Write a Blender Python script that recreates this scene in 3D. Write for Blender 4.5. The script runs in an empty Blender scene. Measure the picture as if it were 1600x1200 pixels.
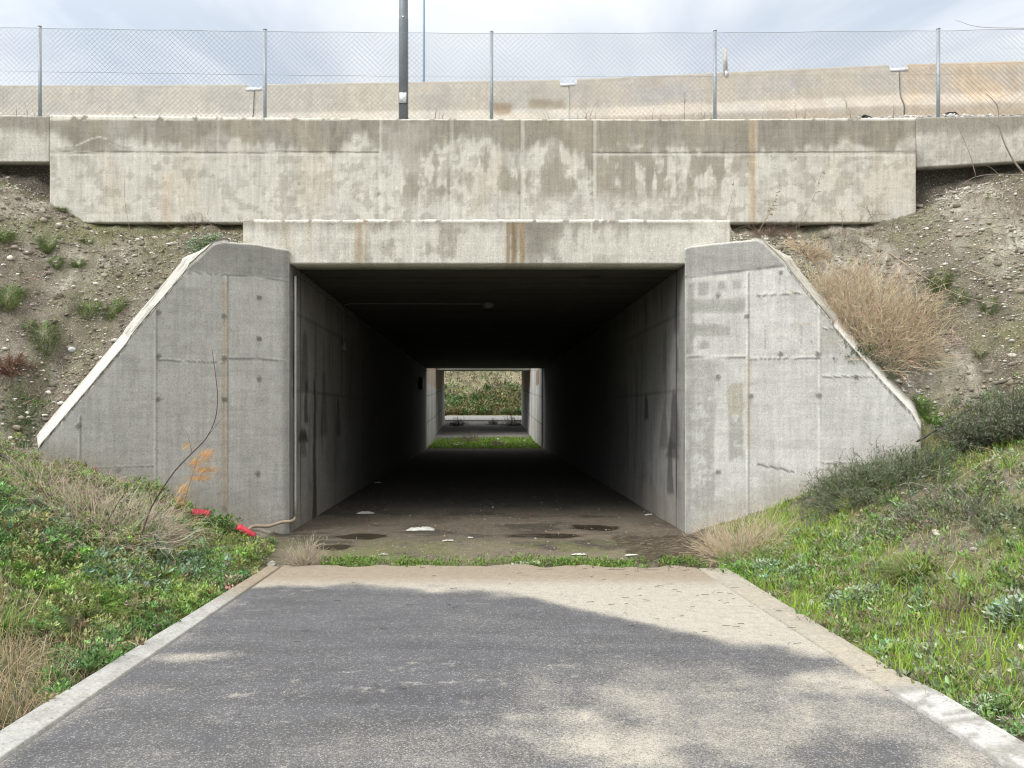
import bpy, math, random
import numpy as np
R = math.radians
rng = np.random.default_rng(11)
random.seed(5)
SC = bpy.context.scene
COL = SC.collection
CAMZ = 1.6; F = 1200.0; CX = 756.0; CY = 645.0      # measured camera: height, focal length, vanishing point (photo pixels)

def pix(x, y, z):
    y = np.maximum(y, 0.3)
    return CX + x / y * F, CY - (z - CAMZ) / y * F
def W(px, py, Y):
    return np.array([(px - CX) / F * Y, Y, CAMZ - (py - CY) / F * Y])
def ss(a, b, x):
    t = np.clip((x - a) / (b - a), 0, 1); return t * t * (3 - 2 * t)

# ------------------------------------------------------------------ noise
def _h(ix, iy, s):
    n = (ix.astype(np.int64) * 374761393 + iy.astype(np.int64) * 668265263 + s * 144269504) & 0xffffffff
    n = ((n ^ (n >> 13)) * 1274126177) & 0xffffffff
    n = ((n ^ (n >> 16)) * 2246822519) & 0xffffffff
    return ((n ^ (n >> 15)) & 0xffffff) / float(0xffffff)
def vn(x, y, s=0):
    x = np.asarray(x, float); y = np.asarray(y, float)
    ix = np.floor(x); iy = np.floor(y); fx = x - ix; fy = y - iy
    fx = fx * fx * (3 - 2 * fx); fy = fy * fy * (3 - 2 * fy)
    a = _h(ix, iy, s); b = _h(ix + 1, iy, s); c = _h(ix, iy + 1, s); d = _h(ix + 1, iy + 1, s)
    return (a * (1 - fx) + b * fx) * (1 - fy) + (c * (1 - fx) + d * fx) * fy
def fbm(x, y, o=4, s=0):
    t = 0; a = 0.5; n = 0
    for k in range(o):
        t = t + a * vn(x * 2 ** k + 17.3 * k, y * 2 ** k - 9.1 * k, s + k); n += a; a *= 0.55
    return t / n

# ------------------------------------------------------------------ mesh helpers
class Geo:
    def __init__(s): s.V = []; s.Fq = []; s.C = []; s.n = 0
    def add(s, V, faces, col):
        V = np.asarray(V, float).reshape(-1, 3)
        for f in faces:
            f = np.asarray(f, int)
            if f.size: s.Fq.append(f + s.n)
        s.V.append(V)
        c = np.asarray(col, float)
        if c.ndim == 1: c = np.tile(c, (len(V), 1))
        s.C.append(c); s.n += len(V)
        return s
def mk(name, V, faces, mat, parent=None, origin=None, cols=None, hgt=None, smooth=False, pvis=True):
    V = np.asarray(V, float).reshape(-1, 3)
    if origin is None:
        origin = np.array([V[:, 0].mean(), V[:, 1].mean(), V[:, 2].min()])
    origin = np.asarray(origin, float)
    me = bpy.data.meshes.new(name)
    me.vertices.add(len(V)); me.vertices.foreach_set('co', (V - origin).astype(np.float32).ravel())
    loops = []; starts = []; tot = 0
    for f in faces:
        f = np.asarray(f, int)
        if not f.size: continue
        if f.ndim == 1: f = f[None]
        k = f.shape[1]; loops.append(f.ravel()); starts.append(tot + np.arange(len(f)) * k); tot += f.size
    loops = np.concatenate(loops); starts = np.concatenate(starts)
    me.loops.add(len(loops)); me.loops.foreach_set('vertex_index', loops.astype(np.int32))
    me.polygons.add(len(starts)); me.polygons.foreach_set('loop_start', starts.astype(np.int32))
    if smooth: me.polygons.foreach_set('use_smooth', np.ones(len(starts), bool))
    me.update(calc_edges=True)
    if cols is not None:
        cols = np.asarray(cols, float)
        a = me.attributes.new('Col', 'FLOAT_COLOR', 'POINT')
        a.data.foreach_set('color', np.column_stack([cols[:, :3], np.ones(len(V))]).astype(np.float32).ravel())
    if hgt is not None:
        a = me.attributes.new('hgt', 'FLOAT', 'POINT'); a.data.foreach_set('value', np.asarray(hgt, np.float32))
    if isinstance(mat, (list, tuple)):
        for m in mat: me.materials.append(m)
    else: me.materials.append(mat)
    o = bpy.data.objects.new(name, me); COL.objects.link(o)
    if parent is not None:
        o.parent = parent; o.location = origin - np.array(parent.location)
    else: o.location = origin
    return o
def mkg(name, g, mat, parent=None, origin=None, smooth=False):
    return mk(name, np.concatenate(g.V), g.Fq, mat, parent, origin, cols=np.concatenate(g.C), smooth=smooth)
def tag(o, label=None, cat=None, group=None, kind=None):
    if label: o['label'] = label
    if cat: o['category'] = cat
    if group: o['group'] = group
    if kind: o['kind'] = kind
    return o
def empty(name, loc, label, cat, group=None):
    o = bpy.data.objects.new(name, None); o.location = loc; o.empty_display_size = 0.2
    COL.objects.link(o); return tag(o, label, cat, group)
def boxv(x0, x1, y0, y1, z0, z1):
    V = np.array([[x, y, z] for z in (z0, z1) for y in (y0, y1) for x in (x0, x1)], float)
    Fc = np.array([[0, 2, 3, 1], [4, 5, 7, 6], [0, 1, 5, 4], [2, 6, 7, 3], [0, 4, 6, 2], [1, 3, 7, 5]])
    return V, Fc
def grid_faces(nv, nu):
    i = np.arange(nv * nu).reshape(nv, nu)
    return np.stack([i[:-1, :-1], i[:-1, 1:], i[1:, 1:], i[1:, :-1]], -1).reshape(-1, 4)
def slab(name, P, off, colf, mat, parent=None, hf=None, origin=None):
    """front face = dense grid P (nv,nu,3) with rows going up; thickness by vector(s) off"""
    nv, nu = P.shape[:2]
    Fv = P.reshape(-1, 3); fr = grid_faces(nv, nu)
    i = np.arange(nv * nu).reshape(nv, nu)
    loop = np.concatenate([i[0, :], i[1:, -1], i[-1, -2::-1], i[-2:0:-1, 0]])
    B = Fv[loop] + (off(Fv[loop]) if callable(off) else off); nb = len(loop); b = nv * nu + np.arange(nb)
    sides = np.stack([loop, b, np.roll(b, -1), np.roll(loop, -1)], -1)
    V = np.concatenate([Fv, B])
    c, h = colf(Fv)
    cols = np.concatenate([c, c[loop]]); hg = np.concatenate([h, h[loop]])
    return mk(name, V, [fr, sides, b[::-1][None]], mat, parent, origin, cols=cols, hgt=hg)
def tubes(C, r, sides=3):
    """C (N,K,3) centre lines, r (N,K) radii -> V, F"""
    N, K = C.shape[:2]
    T = np.gradient(C, axis=1); T /= np.linalg.norm(T, axis=2, keepdims=True) + 1e-9
    ref = np.where(np.abs(T[..., 2:3]) > 0.9, np.array([1., 0, 0]), np.array([0, 0, 1.]))
    A = np.cross(T, ref); A /= np.linalg.norm(A, axis=2, keepdims=True) + 1e-9
    Bn = np.cross(T, A)
    an = np.arange(sides) * 2 * math.pi / sides
    V = C[:, :, None] + r[:, :, None, None] * (A[:, :, None] * np.cos(an)[:, None] + Bn[:, :, None] * np.sin(an)[:, None])
    i = np.arange(N * K * sides).reshape(N, K, sides)
    a = i[:, :-1]; b = i[:, 1:]
    Fc = np.stack([a, np.roll(a, -1, 2), np.roll(b, -1, 2), b], -1).reshape(-1, 4)
    caps = np.concatenate([i[:, 0, ::-1], i[:, -1]]) if sides > 2 else np.zeros((0, 3), int)
    return V.reshape(-1, 3), Fc, caps
def add_tube(g, pts, r, col, sides=8):
    pts = np.asarray(pts, float); r = np.broadcast_to(np.asarray(r, float), (len(pts),))
    V, Fc, cp = tubes(pts[None], r[None], sides); g.add(V, [Fc, cp], col)
def spline(pts, n=24):
    pts = np.asarray(pts, float); P = np.vstack([2 * pts[0] - pts[1], pts, 2 * pts[-1] - pts[-2]])
    out = []; m = len(pts) - 1
    for q in np.linspace(0, m - 1e-6, n):
        k = int(q); t = q - k; a, b, c, d = P[k:k + 4]
        out.append(0.5 * ((2 * b) + (c - a) * t + (2 * a - 5 * b + 4 * c - d) * t * t + (3 * b - a - 3 * c + d) * t ** 3))
    return np.array(out)

# ------------------------------------------------------------------ materials
class NT:
    def __init__(s, name):
        s.m = bpy.data.materials.new(name); s.m.use_nodes = True; s.t = s.m.node_tree; s.t.nodes.clear()
    def n(s, typ, **kw):
        nd = s.t.nodes.new(typ)
        for k, v in kw.items():
            if k.startswith('i_'):
                key = k[2:]; key = int(key) if key.isdigit() else key.replace('_', ' ')
                if hasattr(v, 'is_output') or isinstance(v, bpy.types.NodeSocket): s.t.links.new(v, nd.inputs[key])
                else: nd.inputs[key].default_value = v
            else: setattr(nd, k, v)
        return nd
    def math(s, op, a, b=0.0, c=None, clamp=False):
        nd = s.n('ShaderNodeMath', operation=op, use_clamp=clamp, i_0=a, i_1=b)
        if c is not None:
            if isinstance(c, bpy.types.NodeSocket): s.t.links.new(c, nd.inputs[2])
            else: nd.inputs[2].default_value = c
        return nd.outputs[0]
    def noise(s, vec, scale, detail=3, rough=0.55, dist=0.0):
        return s.n('ShaderNodeTexNoise', i_Vector=vec, i_Scale=scale, i_Detail=detail, i_Roughness=rough, i_Distortion=dist).outputs[0]
    def rng(s, v, a, b, c=0.0, d=1.0):
        return s.n('ShaderNodeMapRange', i_0=v, i_1=a, i_2=b, i_3=c, i_4=d).outputs[0]
    def scl(s, vec, k):
        return s.n('ShaderNodeVectorMath', operation='MULTIPLY', i_0=vec, i_1=k).outputs[0]
    def mix(s, f, a, b, mode='MIX'):
        nd = s.n('ShaderNodeMix', data_type='RGBA', blend_type=mode)
        for k, v in ((0, f), (6, a), (7, b)):
            if isinstance(v, bpy.types.NodeSocket): s.t.links.new(v, nd.inputs[k])
            else: nd.inputs[k].default_value = v if not isinstance(v, tuple) or len(v) == 4 else (*v, 1)
        return nd.outputs[2]
    def gray(s, v): return s.n('ShaderNodeCombineColor', i_0=v, i_1=v, i_2=v).outputs[0]
    def out(s, sh):
        o = s.n('ShaderNodeOutputMaterial'); s.t.links.new(sh, o.inputs[0]); return s.m

def mat_concrete(name, bumpk=1.0, streak=0.25, pit=0.5, rough=0.9):
    t = NT(name); pos = t.n('ShaderNodeNewGeometry').outputs['Position']
    col = t.n('ShaderNodeAttribute', attribute_name='Col').outputs['Color']
    hg = t.n('ShaderNodeAttribute', attribute_name='hgt').outputs['Fac']
    fine = t.noise(pos, 55, 6, 0.7); mid = t.noise(pos, 9, 5, 0.6, 0.6)
    st = t.noise(t.scl(pos, (22, 22, 1.6)), 1.0, 4, 0.65)
    hz = t.noise(t.scl(pos, (1.5, 1.5, 26)), 1.0, 3, 0.6)
    m = t.math('MULTIPLY', t.rng(fine, .3, .7, .76, 1.19), t.rng(mid, .3, .7, .90, 1.08))
    m = t.math('MULTIPLY', m, t.rng(st, .3, .7, 1 - streak * .6, 1 + streak * .4))
    m = t.math('MULTIPLY', m, t.rng(hz, .3, .7, .94, 1.05))
    pits = t.math('MAXIMUM', t.rng(t.noise(pos, 60, 2, 0.4), .66, .72, 0, 1), t.math('MULTIPLY', t.rng(t.noise(pos, 22, 3, 0.6, 1.0), .66, .70, 0, 1), .7))
    m = t.math('MULTIPLY', m, t.math('SUBTRACT', 1.0, t.math('MULTIPLY', pits, pit)))
    c = t.mix(1.0, col, t.gray(m), 'MULTIPLY')
    h = t.math('ADD', t.math('MULTIPLY', hg, 1.0), t.math('MULTIPLY', t.math('ADD', fine, t.math('MULTIPLY', mid, 1.5)), .003))
    h = t.math('SUBTRACT', h, t.math('MULTIPLY', pits, .002))
    b = t.n('ShaderNodeBump', i_Height=h, i_Strength=0.8 * bumpk, i_Distance=1.0)
    p = t.n('ShaderNodeBsdfPrincipled', i_Base_Color=c, i_Roughness=rough, i_Normal=b.outputs[0])
    p.inputs['Specular IOR Level'].default_value = 0.3
    return t.out(p.outputs[0])
def mat_attr(name, rough=0.8, var=0.15, scale=30, bump=0.0, spec=0.3, transl=0.0):
    t = NT(name); pos = t.n('ShaderNodeNewGeometry').outputs['Position']
    col = t.n('ShaderNodeAttribute', attribute_name='Col').outputs['Color']
    nz = t.noise(pos, scale, 4, 0.6)
    c = t.mix(1.0, col, t.gray(t.rng(nz, .3, .7, 1 - var, 1 + var)), 'MULTIPLY')
    p = t.n('ShaderNodeBsdfPrincipled', i_Base_Color=c, i_Roughness=rough)
    p.inputs['Specular IOR Level'].default_value = spec
    if bump:
        b = t.n('ShaderNodeBump', i_Height=nz, i_Strength=bump, i_Distance=.01); t.t.links.new(b.outputs[0], p.inputs['Normal'])
    sh = p.outputs[0]
    if transl:
        tr = t.n('ShaderNodeBsdfTranslucent', i_Color=c)
        sh = t.n('ShaderNodeMixShader', i_0=transl, i_1=sh, i_2=tr.outputs[0]).outputs[0]
    return t.out(sh)
def mat_plain(name, c, rough=0.6, metal=0.0, var=0.12, scale=20):
    t = NT(name); pos = t.n('ShaderNodeNewGeometry').outputs['Position']
    nz = t.noise(pos, scale, 4, 0.6)
    cc = t.mix(1.0, (*c, 1), t.gray(t.rng(nz, .3, .7, 1 - var, 1 + var)), 'MULTIPLY')
    p = t.n('ShaderNodeBsdfPrincipled', i_Base_Color=cc, i_Roughness=rough, i_Metallic=metal)
    return t.out(p.outputs[0])
M = {}
M['conc'] = mat_concrete('weathered_concrete')
M['conc_smooth'] = mat_concrete('formed_concrete', bumpk=.7, streak=.18, pit=.3)
M['barrier'] = mat_concrete('barrier_concrete', bumpk=.4, streak=.16, pit=.1)
M['veg'] = mat_attr('foliage', .6, .18, 12, transl=.25)
M['dry'] = mat_attr('dry_stems', .85, .18, 25, transl=.1)
M['stone'] = mat_attr('pebble', .85, .2, 60, bump=.3)
M['galv'] = mat_plain('galvanised_steel', (.33, .37, .41), .45, .35)
M['wire'] = mat_plain('galvanised_wire', (.22, .235, .25), .5, .3)
M['polegrey'] = mat_plain('painted_grey_pole', (.15, .175, .20), .55, 0.1, .18, 9)
M['bluepole'] = mat_plain('blue_grey_pole', (.17, .27, .38), .6)
M['white'] = mat_plain('white_plate', (.75, .78, .82), .5)
M['pvc'] = mat_plain('grey_conduit', (.42, .43, .41), .5)
M['pvcdark'] = mat_plain('shaded_conduit', (.13, .13, .12), .7)  # darker copy of the grey conduit, tunnel shade put into the colour
M['brownpipe'] = mat_plain('muddy_pipe', (.30, .235, .17), .7)
M['red'] = mat_plain('red_plastic', (.60, .05, .08), .6, 0, .4, 9)
M['black'] = mat_plain('black_rubber_and_slot_dark', (.018, .018, .02), .55, 0, .3)
M['rag'] = mat_plain('dirty_plastic', (.42, .42, .38), .7, 0, .25, 14)
M['ground'] = None

# ------------------------------------------------------------------ geometry of the place
XL, XR, YM = -2.585, 2.69, 10.2               # tunnel side faces and mouth
Y1, Y2, Y3 = 34.7, 42.7, 52.8                 # end of first tunnel, start and end of second
YW, YS, YF = 11.4, 11.72, 12.0                # parapet wall face, side wall face, fence line
K = 1.56
def wingY(px):                                # depth of the flared wing wall under a measured column
    a = (px - CX) / F
    return np.where(a < 0, (XL - K * YM) / (a - K), (XR + K * YM) / (a + K))
def wpt(px, py):
    Y = float(wingY(px)); return W(px, py, Y)
WD = np.array([-.842, -.54]); WT = .38

def rbf(ctrl):
    c = np.array(ctrl, float); X = c[:, :2]
    d = np.linalg.norm(X[:, None] - X[None], axis=2)
    n = len(c); A = np.zeros((n + 3, n + 3)); A[:n, :n] = d + np.eye(n) * 0.02
    A[:n, n] = 1; A[:n, n + 1:] = X; A[n, :n] = 1; A[n + 1:, :n] = X.T
    w = np.linalg.solve(A, np.concatenate([c[:, 2], [0, 0, 0]]))
    def f(x, y):
        r = w[n] + w[n + 1] * x + w[n + 2] * y
        for k in range(n): r = r + w[k] * np.hypot(x - X[k, 0], y - X[k, 1])
        return r
    return f
def slopeF(ax, side):
    k = np.where(side < 0, .47, .5)
    return np.where(ax < 2.62, 0.0, k * (np.sqrt((ax - 2.62) ** 2 + .02) - .1414))
def fl(ax): return .49 * (ax - 2.7)
cl = [(5.25, 8.9, 1.2), (4.6, 9.5, 2.25), (4.1, 9.8, 2.95), (3.75, 10.0, 3.4), (3.5, 10.2, 3.66), (2.8, 10.5, 3.8),
      (2.8, 11.35, 4.3), (3.6, 11.35, 4.36), (4.5, 11.35, 4.33), (5.6, 11.35, 4.40), (5.95, 11.35, 4.42), (6.4, 11.35, 4.66),
      (6.7, 11.68, 5.15), (7.3, 11.68, 5.28), (9, 11.68, 5.35), (12, 11.68, 5.4), (16, 11.68, 5.4),
      (5.67, 9.1, 1.95), (6.3, 10, 3.35), (7.0, 11.0, 4.75), (8, 8.7, fl(8) * .85), (8, 10, 3.9), (10, 8.7, fl(10) * .8), (10, 10, 4.2), (13, 8.7, 4.0), (16, 8.7, 4.2),
      (16, 10, 4.8), (6.5, 8.7, fl(6.5)), (4.5, 10.4, 3.45), (3.6, 10.8, 4.0), (5.3, 10.4, 3.3)]
cr = [(5.35, 8.95, 1.5), (4.7, 9.5, 2.35), (4.2, 9.8, 3.0), (3.85, 10.0, 3.45), (3.6, 10.2, 3.7), (2.9, 10.5, 3.8),
      (2.9, 11.35, 4.3), (3.6, 11.35, 4.3), (4.5, 11.35, 4.3), (5.4, 11.35, 4.38), (5.9, 11.35, 4.40), (6.4, 11.35, 4.52),
      (6.7, 11.68, 4.95), (7.3, 11.68, 5.15), (9, 11.68, 5.3), (12, 11.68, 5.4), (16, 11.68, 5.4),
      (5.7, 9.1, 1.95), (6.3, 10, 3.3), (7.0, 11.0, 4.75), (8, 8.7, fl(8) * .9), (8, 10, 4.0), (10, 8.7, fl(10) * .85), (10, 10, 4.4), (13, 8.7, 4.0), (16, 8.7, 4.2),
      (16, 10, 4.9), (6.5, 8.7, fl(6.5)), (4.6, 10.4, 3.45), (3.7, 10.8, 4.0), (5.4, 10.4, 3.35)]
BL, BR = rbf(cl), rbf(cr)
def hraw(x, y):
    x = np.asarray(x, float); y = np.asarray(y, float)
    ax = np.abs(x); left = x < 0
    fr = slopeF(ax, x)
    axc = np.clip(ax, 2.6, 16); yc = np.clip(y, 8.6, 11.9)
    bk = np.where(left, BL(axc, yc), BR(axc, yc))
    x0 = np.where(left, -XL, XR)
    d = ((ax - x0) * .54 + (y - YM) * .842)       # signed distance behind the wing face
    inner = (d > WT * .5).astype(float)
    outer = ss(8.4, 9.1, y)
    k = ss(4.98, 5.3, ax)
    w = inner * (1 - k) + outer * k
    z = fr * (1 - w) + bk * w
    z = np.where((ax > 5.3) & (y < 9.3), fr * (1 - outer) + bk * outer, z)
    # tunnel floor and beyond
    floor = .35 * ss(34, 43, y) * 0 + np.interp(y, [0, 34.7, 40, 42.7, 52.8, 56, 61, 62.5, 90, 140, 400], [0, 0, .10, .33, .85, 1.15, 1.30, 1.5, 13, 22, 24])
    hill = np.interp(y, [52.8, 56, 61, 62.5, 90, 140, 400], [.85, 1.15, 1.3, 1.5, 13, 22, 24])
    emb = np.where(y > 11.95, np.minimum(5.78, 5.0 + (y - 11.95) * 6), z)
    emb = np.where(y > Y1 + .3, 4.1, emb)
    emb = np.where(y > Y2 - .3, 5.4, emb)
    emb = np.where(y > Y3, 5.4 - (y - Y3) * 2.2, emb)
    z = np.where(y > 11.95, np.where(y > Y3, np.maximum(hill, emb), emb), z)
    inx = (x > XL - .2) & (x < XR + .2)
    z = np.where(inx, np.where(y > YM - .1, floor, fr), z)
    z = np.where(np.abs(ax) > 16, z, z)
    return z
ax_ = np.abs
def relief(x, y):
    ax = np.abs(x)
    up = ss(2.7, 4.0, ax) * ss(2, 4, y)
    amp = .02 + .10 * up
    n = (fbm(x * 1.1, y * 1.1, 4, 3) - .5) * amp * 1.6 + (fbm(x * 5, y * 5, 4, 8) - .5) * (.008 + .085 * up) + (np.abs(fbm(x * 3.5 + .8 * fbm(x, y, 2, 4), y * .7, 4, 12) - .5) - .1) * .28 * up * ss(8.4, 9.4, y)
    return n
def hter(x, y):
    x = np.asarray(x, float); y = np.asarray(y, float)
    z = hraw(x, y); n = relief(x, y)
    inroad = ss(2.62, 2.42, np.abs(x)) * ss(8.3, 7.9, y)
    n = np.where((np.abs(x) < 2.75) & (y > 8.2), n * .6, n)
    z = z + n * (1 - inroad)
    z = z - .16 * ss(11.25, 11.6, y) * ss(12.3, 11.95, y) * ss(6.35, 6.5, ax_(x)) * ss(8.6, 6.9, ax_(x)) * (.5 + fbm(x * 3, y * 3, 3, 9))
    z = z - .10 * ss(11.1, 11.35, y) * ss(6.2, 5.6, ax_(x)) * (ax_(x) > 3) * ss(.35, .6, fbm(x * 2, y * 0, 3, 10))
    # erosion gully left of the left wing, hollow under the right side wall
    px, py = pix(x, y, z)
    z = z - .22 * np.exp(-((px - 55 - (630 - py) * .45) / 26) ** 2) * ss(640, 600, py) * ss(510, 560, py) * (x < -4.9)
    z = z - .04 * inroad
    z = z - .05 * ss(.2, 0, np.abs(np.abs(x) - 2.45)) * ss(8.0, 7.5, y)
    return z
def G(px, py, y0=2.5, y1=12.0):
    """first point of the terrain met by the sight line through a measured photo position"""
    Y = np.linspace(y0, y1, 1200); p = W(px, py, 1.0)
    x = p[0] * Y; z = CAMZ + (p[2] - CAMZ) * Y
    h = hter(x, Y); i = np.argmax(h >= z)
    if not (h >= z).any(): i = len(Y) - 1
    return np.array([x[i], Y[i], h[i]])

# ------------------------------------------------------------------ terrain
def bx_(p, q, x0, x1, y0, y1, s=6): return ss(x0 - s, x0 + s, p) * ss(x1 + s, x1 - s, p) * ss(y0 - s, y0 + s, q) * ss(y1 + s, y1 - s, q)
def cat(*a): return np.unique(np.round(np.concatenate(a), 4))
xs = cat(np.arange(-9, 9.01, .045), -9 - np.geomspace(.1, 400, 26), 9 + np.geomspace(.1, 400, 26))
ys = cat(np.arange(2.4, 12.4, .045), np.arange(12.4, 34, .4), np.arange(34, 66, .16), 66 + np.geomspace(.3, 700, 30), 2.4 - np.geomspace(.1, 500, 24))
XX, YY = np.meshgrid(xs, ys)
ZZ = hter(XX, YY)
px, py = pix(XX, YY, ZZ)
soil = np.array([.265, .24, .195]); soild = np.array([.14, .118, .088]); moss = np.array([.13, .145, .035]); mud = np.array([.10, .082, .06])
sand = np.array([.34, .29, .22]); green = np.array([.07, .095, .03]); pale = np.array([.42, .39, .33]); asph2 = np.array([.17, .165, .16])
def mixc(c, d, m): return c * (1 - m[..., None]) + d * m[..., None]
c = np.tile(soil, XX.shape + (1,)).astype(float)
n1 = fbm(XX * 1.3, YY * 1.3, 4, 21); n2 = fbm(XX * 4, YY * 4, 4, 22); n3 = fbm(XX * .6, YY * .6, 3, 23)
c = mixc(c, pale, ss(.48, .64, n2) * .8); c = mixc(c, soild, ss(.54, .38, n1) * .8); c = mixc(c, soild * .8, ss(.54, .64, fbm(XX * 6, YY * 6, 4, 26)) * .6); c = mixc(c, np.array([.16, .16, .085]), ss(.52, .62, fbm(XX * 2.2, YY * 2.2, 4, 27)) * (np.abs(XX) > 3) * .5)
front = ss(9.3, 8.2, YY) * (np.abs(XX) > 2.4)
lowr = (XX > 2.4) & (py > 640)
c = mixc(c, soild * .55, ss(11.45, 11.7, YY) * (np.abs(XX) > 6.4))
c = mixc(c, green, np.clip(front * .8 * ss(.3, .5, n1) * (XX < 0) + front * .0, 0, 1))
c = mixc(c, moss, np.clip(lowr * ss(.40, .55, n1) * .7, 0, 1)); c = mixc(c, np.array([.26, .24, .06]), lowr * bx_(px, py, 1420, 1540, 680, 745, 25) * ss(.4, .55, n2) * .8)
c = mixc(c, moss * .9, (XX > 4.5) * ss(460, 560, py) * ss(.52, .6, n3) * .6)
c = mixc(c, moss * .85, (XX < -2.8) * ss(400, 360, py) * ss(330, 350, py) * ss(.38, .52, n1) * .6)
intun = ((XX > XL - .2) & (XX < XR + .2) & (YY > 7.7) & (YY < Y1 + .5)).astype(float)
c = mixc(c, mud * 1.25, intun); c = mixc(c, mud * .35, intun * ss(11, 15, YY) * .9)  # mud colour also carries the tunnel's shade, darker with depth
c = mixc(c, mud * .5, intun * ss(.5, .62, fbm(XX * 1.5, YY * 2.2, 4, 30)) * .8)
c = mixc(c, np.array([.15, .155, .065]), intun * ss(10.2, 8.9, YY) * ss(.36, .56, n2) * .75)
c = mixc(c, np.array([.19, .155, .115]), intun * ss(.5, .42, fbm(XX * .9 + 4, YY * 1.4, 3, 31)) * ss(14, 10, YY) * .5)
gap = ((np.abs(XX) < 3) & (YY > Y1) & (YY < 43.5)).astype(float)
c = mixc(c, asph2, gap * .9); c = mixc(c, np.array([.09, .14, .02]), gap * ss(42.5, 40.5, YY + (n1 - .5) * 3 - .15 * XX) * .95)
g2 = ((np.abs(XX) < 3) & (YY >= 43)).astype(float); c = mixc(c, asph2 * .6, g2 * .9)  # second tunnel's shade put into its floor colour
far = (YY > 61.5).astype(float); c = mixc(c, mixc(np.tile(np.array([.22, .20, .12]), XX.shape + (1,)), np.array([.10, .13, .04]), ss(.45, .6, fbm(XX * .7, YY * .5, 4, 33))), far)
wet = np.clip(intun * ss(10.8, 9.5, YY) * 0, 0, 1)
pud = np.zeros_like(XX)
dist = (fbm(XX * 3, YY * 5, 3, 40) - .5)
def puddle(cx, cy, rx, ry):
    p = W(cx, cy, CAMZ * F / (cy - CY)); a = W(cx + rx, cy, p[1])[0] - p[0]; b = CAMZ * F / (cy - ry - CY) - p[1]
    return ss(1.15, .85, np.hypot((XX - p[0]) / a, (YY - p[1]) / b) + dist * 1.1)
for a in ((567, 839, 36, 5), (845, 837, 78, 3), (930, 824, 40, 4), (560, 872, 30, 5), (520, 855, 26, 4)): pud = np.maximum(pud, puddle(*a))
c = mixc(c, mud * .45, pud * .9)
ZZ = ZZ - pud * .004
t = NT('soil'); pos = t.n('ShaderNodeNewGeometry').outputs['Position']
col = t.n('ShaderNodeAttribute', attribute_name='Col').outputs['Color']; wt = t.n('ShaderNodeAttribute', attribute_name='hgt').outputs['Fac']
a = t.noise(pos, 42, 7, .85); b = t.noise(pos, 9, 6, .75)
vor = t.n('ShaderNodeTexVoronoi', i_Vector=pos, i_Scale=38.0).outputs['Distance']
vc = t.n('ShaderNodeTexVoronoi', i_Vector=pos, i_Scale=38.0).outputs['Color']
vr = t.n('ShaderNodeSeparateColor', i_0=vc).outputs[0]
v2 = t.n('ShaderNodeTexVoronoi', i_Vector=pos, i_Scale=75.0); vr2 = t.n('ShaderNodeSeparateColor', i_0=v2.outputs['Color']).outputs[0]
peb = t.math('MAXIMUM', t.math('MULTIPLY', t.rng(vor, .26, .40, 1, 0), t.rng(vr, .66, .8, 0, 1)), t.math('MULTIPLY', t.rng(v2.outputs['Distance'], .26, .42, 1, 0), t.rng(vr2, .6, .75, 0, .8)))
m = t.math('MULTIPLY', t.rng(a, .32, .68, .35, 1.6), t.rng(b, .3, .7, .65, 1.3))
cc = t.mix(1.0, col, t.gray(m), 'MULTIPLY')
drym = t.rng(wt, 0, .1, 1, 0)
cc = t.mix(t.math('MULTIPLY', t.math('MULTIPLY', peb, drym), .6), cc, (.47, .44, .38))
hh = t.math('ADD', t.math('ADD', t.math('MULTIPLY', a, .02), t.math('MULTIPLY', b, .03)), t.math('MULTIPLY', peb, .008))
hh = t.math('MULTIPLY', hh, t.rng(wt, 0, 1, 1, .02))
bp = t.n('ShaderNodeBump', i_Height=hh, i_Strength=.9, i_Distance=1.0)
p = t.n('ShaderNodeBsdfPrincipled', i_Base_Color=cc, i_Roughness=t.rng(wt, 0, 1, .92, .06), i_Normal=bp.outputs[0])
p.inputs['Specular IOR Level'].default_value = .35
M['ground'] = t.out(p.outputs[0])
fc = grid_faces(len(ys), len(xs))
wetv = np.clip(pud + intun * .04, 0, 1)
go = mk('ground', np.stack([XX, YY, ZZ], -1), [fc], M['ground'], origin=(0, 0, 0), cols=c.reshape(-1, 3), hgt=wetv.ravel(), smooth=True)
tag(go, 'stony earth slopes and muddy underpass floor', 'ground', kind='structure')

# ------------------------------------------------------------------ asphalt road with blown sand
def edgeL(y): return -2.20 + .025 * (y - 3.5)
def edgeR(y): return 2.34 - .035 * (y - 3.5)
yy = cat(np.arange(2.2, 7.95, .03), 2.2 - np.geomspace(.1, 60, 14)); uu = np.linspace(0, 1, 160)
UY, UU = np.meshgrid(yy, uu, indexing='ij'); yc = np.maximum(UY, 2)
XRd = edgeL(yc) * (1 - UU) + edgeR(yc) * UU
n = fbm(XRd * 1.2, UY * 1.2, 4, 50); nf = fbm(XRd * 6, UY * 10, 3, 51); nm = fbm(XRd * 3, UY * 3, 3, 52)
ed = (fbm(XRd * 2.5, UY * 2.5, 3, 53) - .5)
UYe = UY + np.where(UY > 7.8, (fbm(XRd * 3, 0 * UY, 3, 54) - .5) * .35, 0)
fY = np.interp(XRd, [-2.3, -1.6, -.8, 0, .24, .6, .97, 1.35, 1.73, 2.05, 2.4], [6.95, 7.1, 6.95, 6.75, 6.62, 6.35, 6.0, 5.65, 5.26, 5.1, 4.95])
S = ss(-.20, .26, UY - fY + ed * .45)
def blob(px_, py_, rx, ry, k):
    y0 = CAMZ * F / (py_ - CY); x0 = (px_ - CX) / F * y0
    return k * ss(1.7, .1, np.hypot((XRd - x0) / rx, (UY - y0) / ry) + ed * 1.8) * (.55 + .8 * nf)
S2 = np.zeros_like(S)
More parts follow.
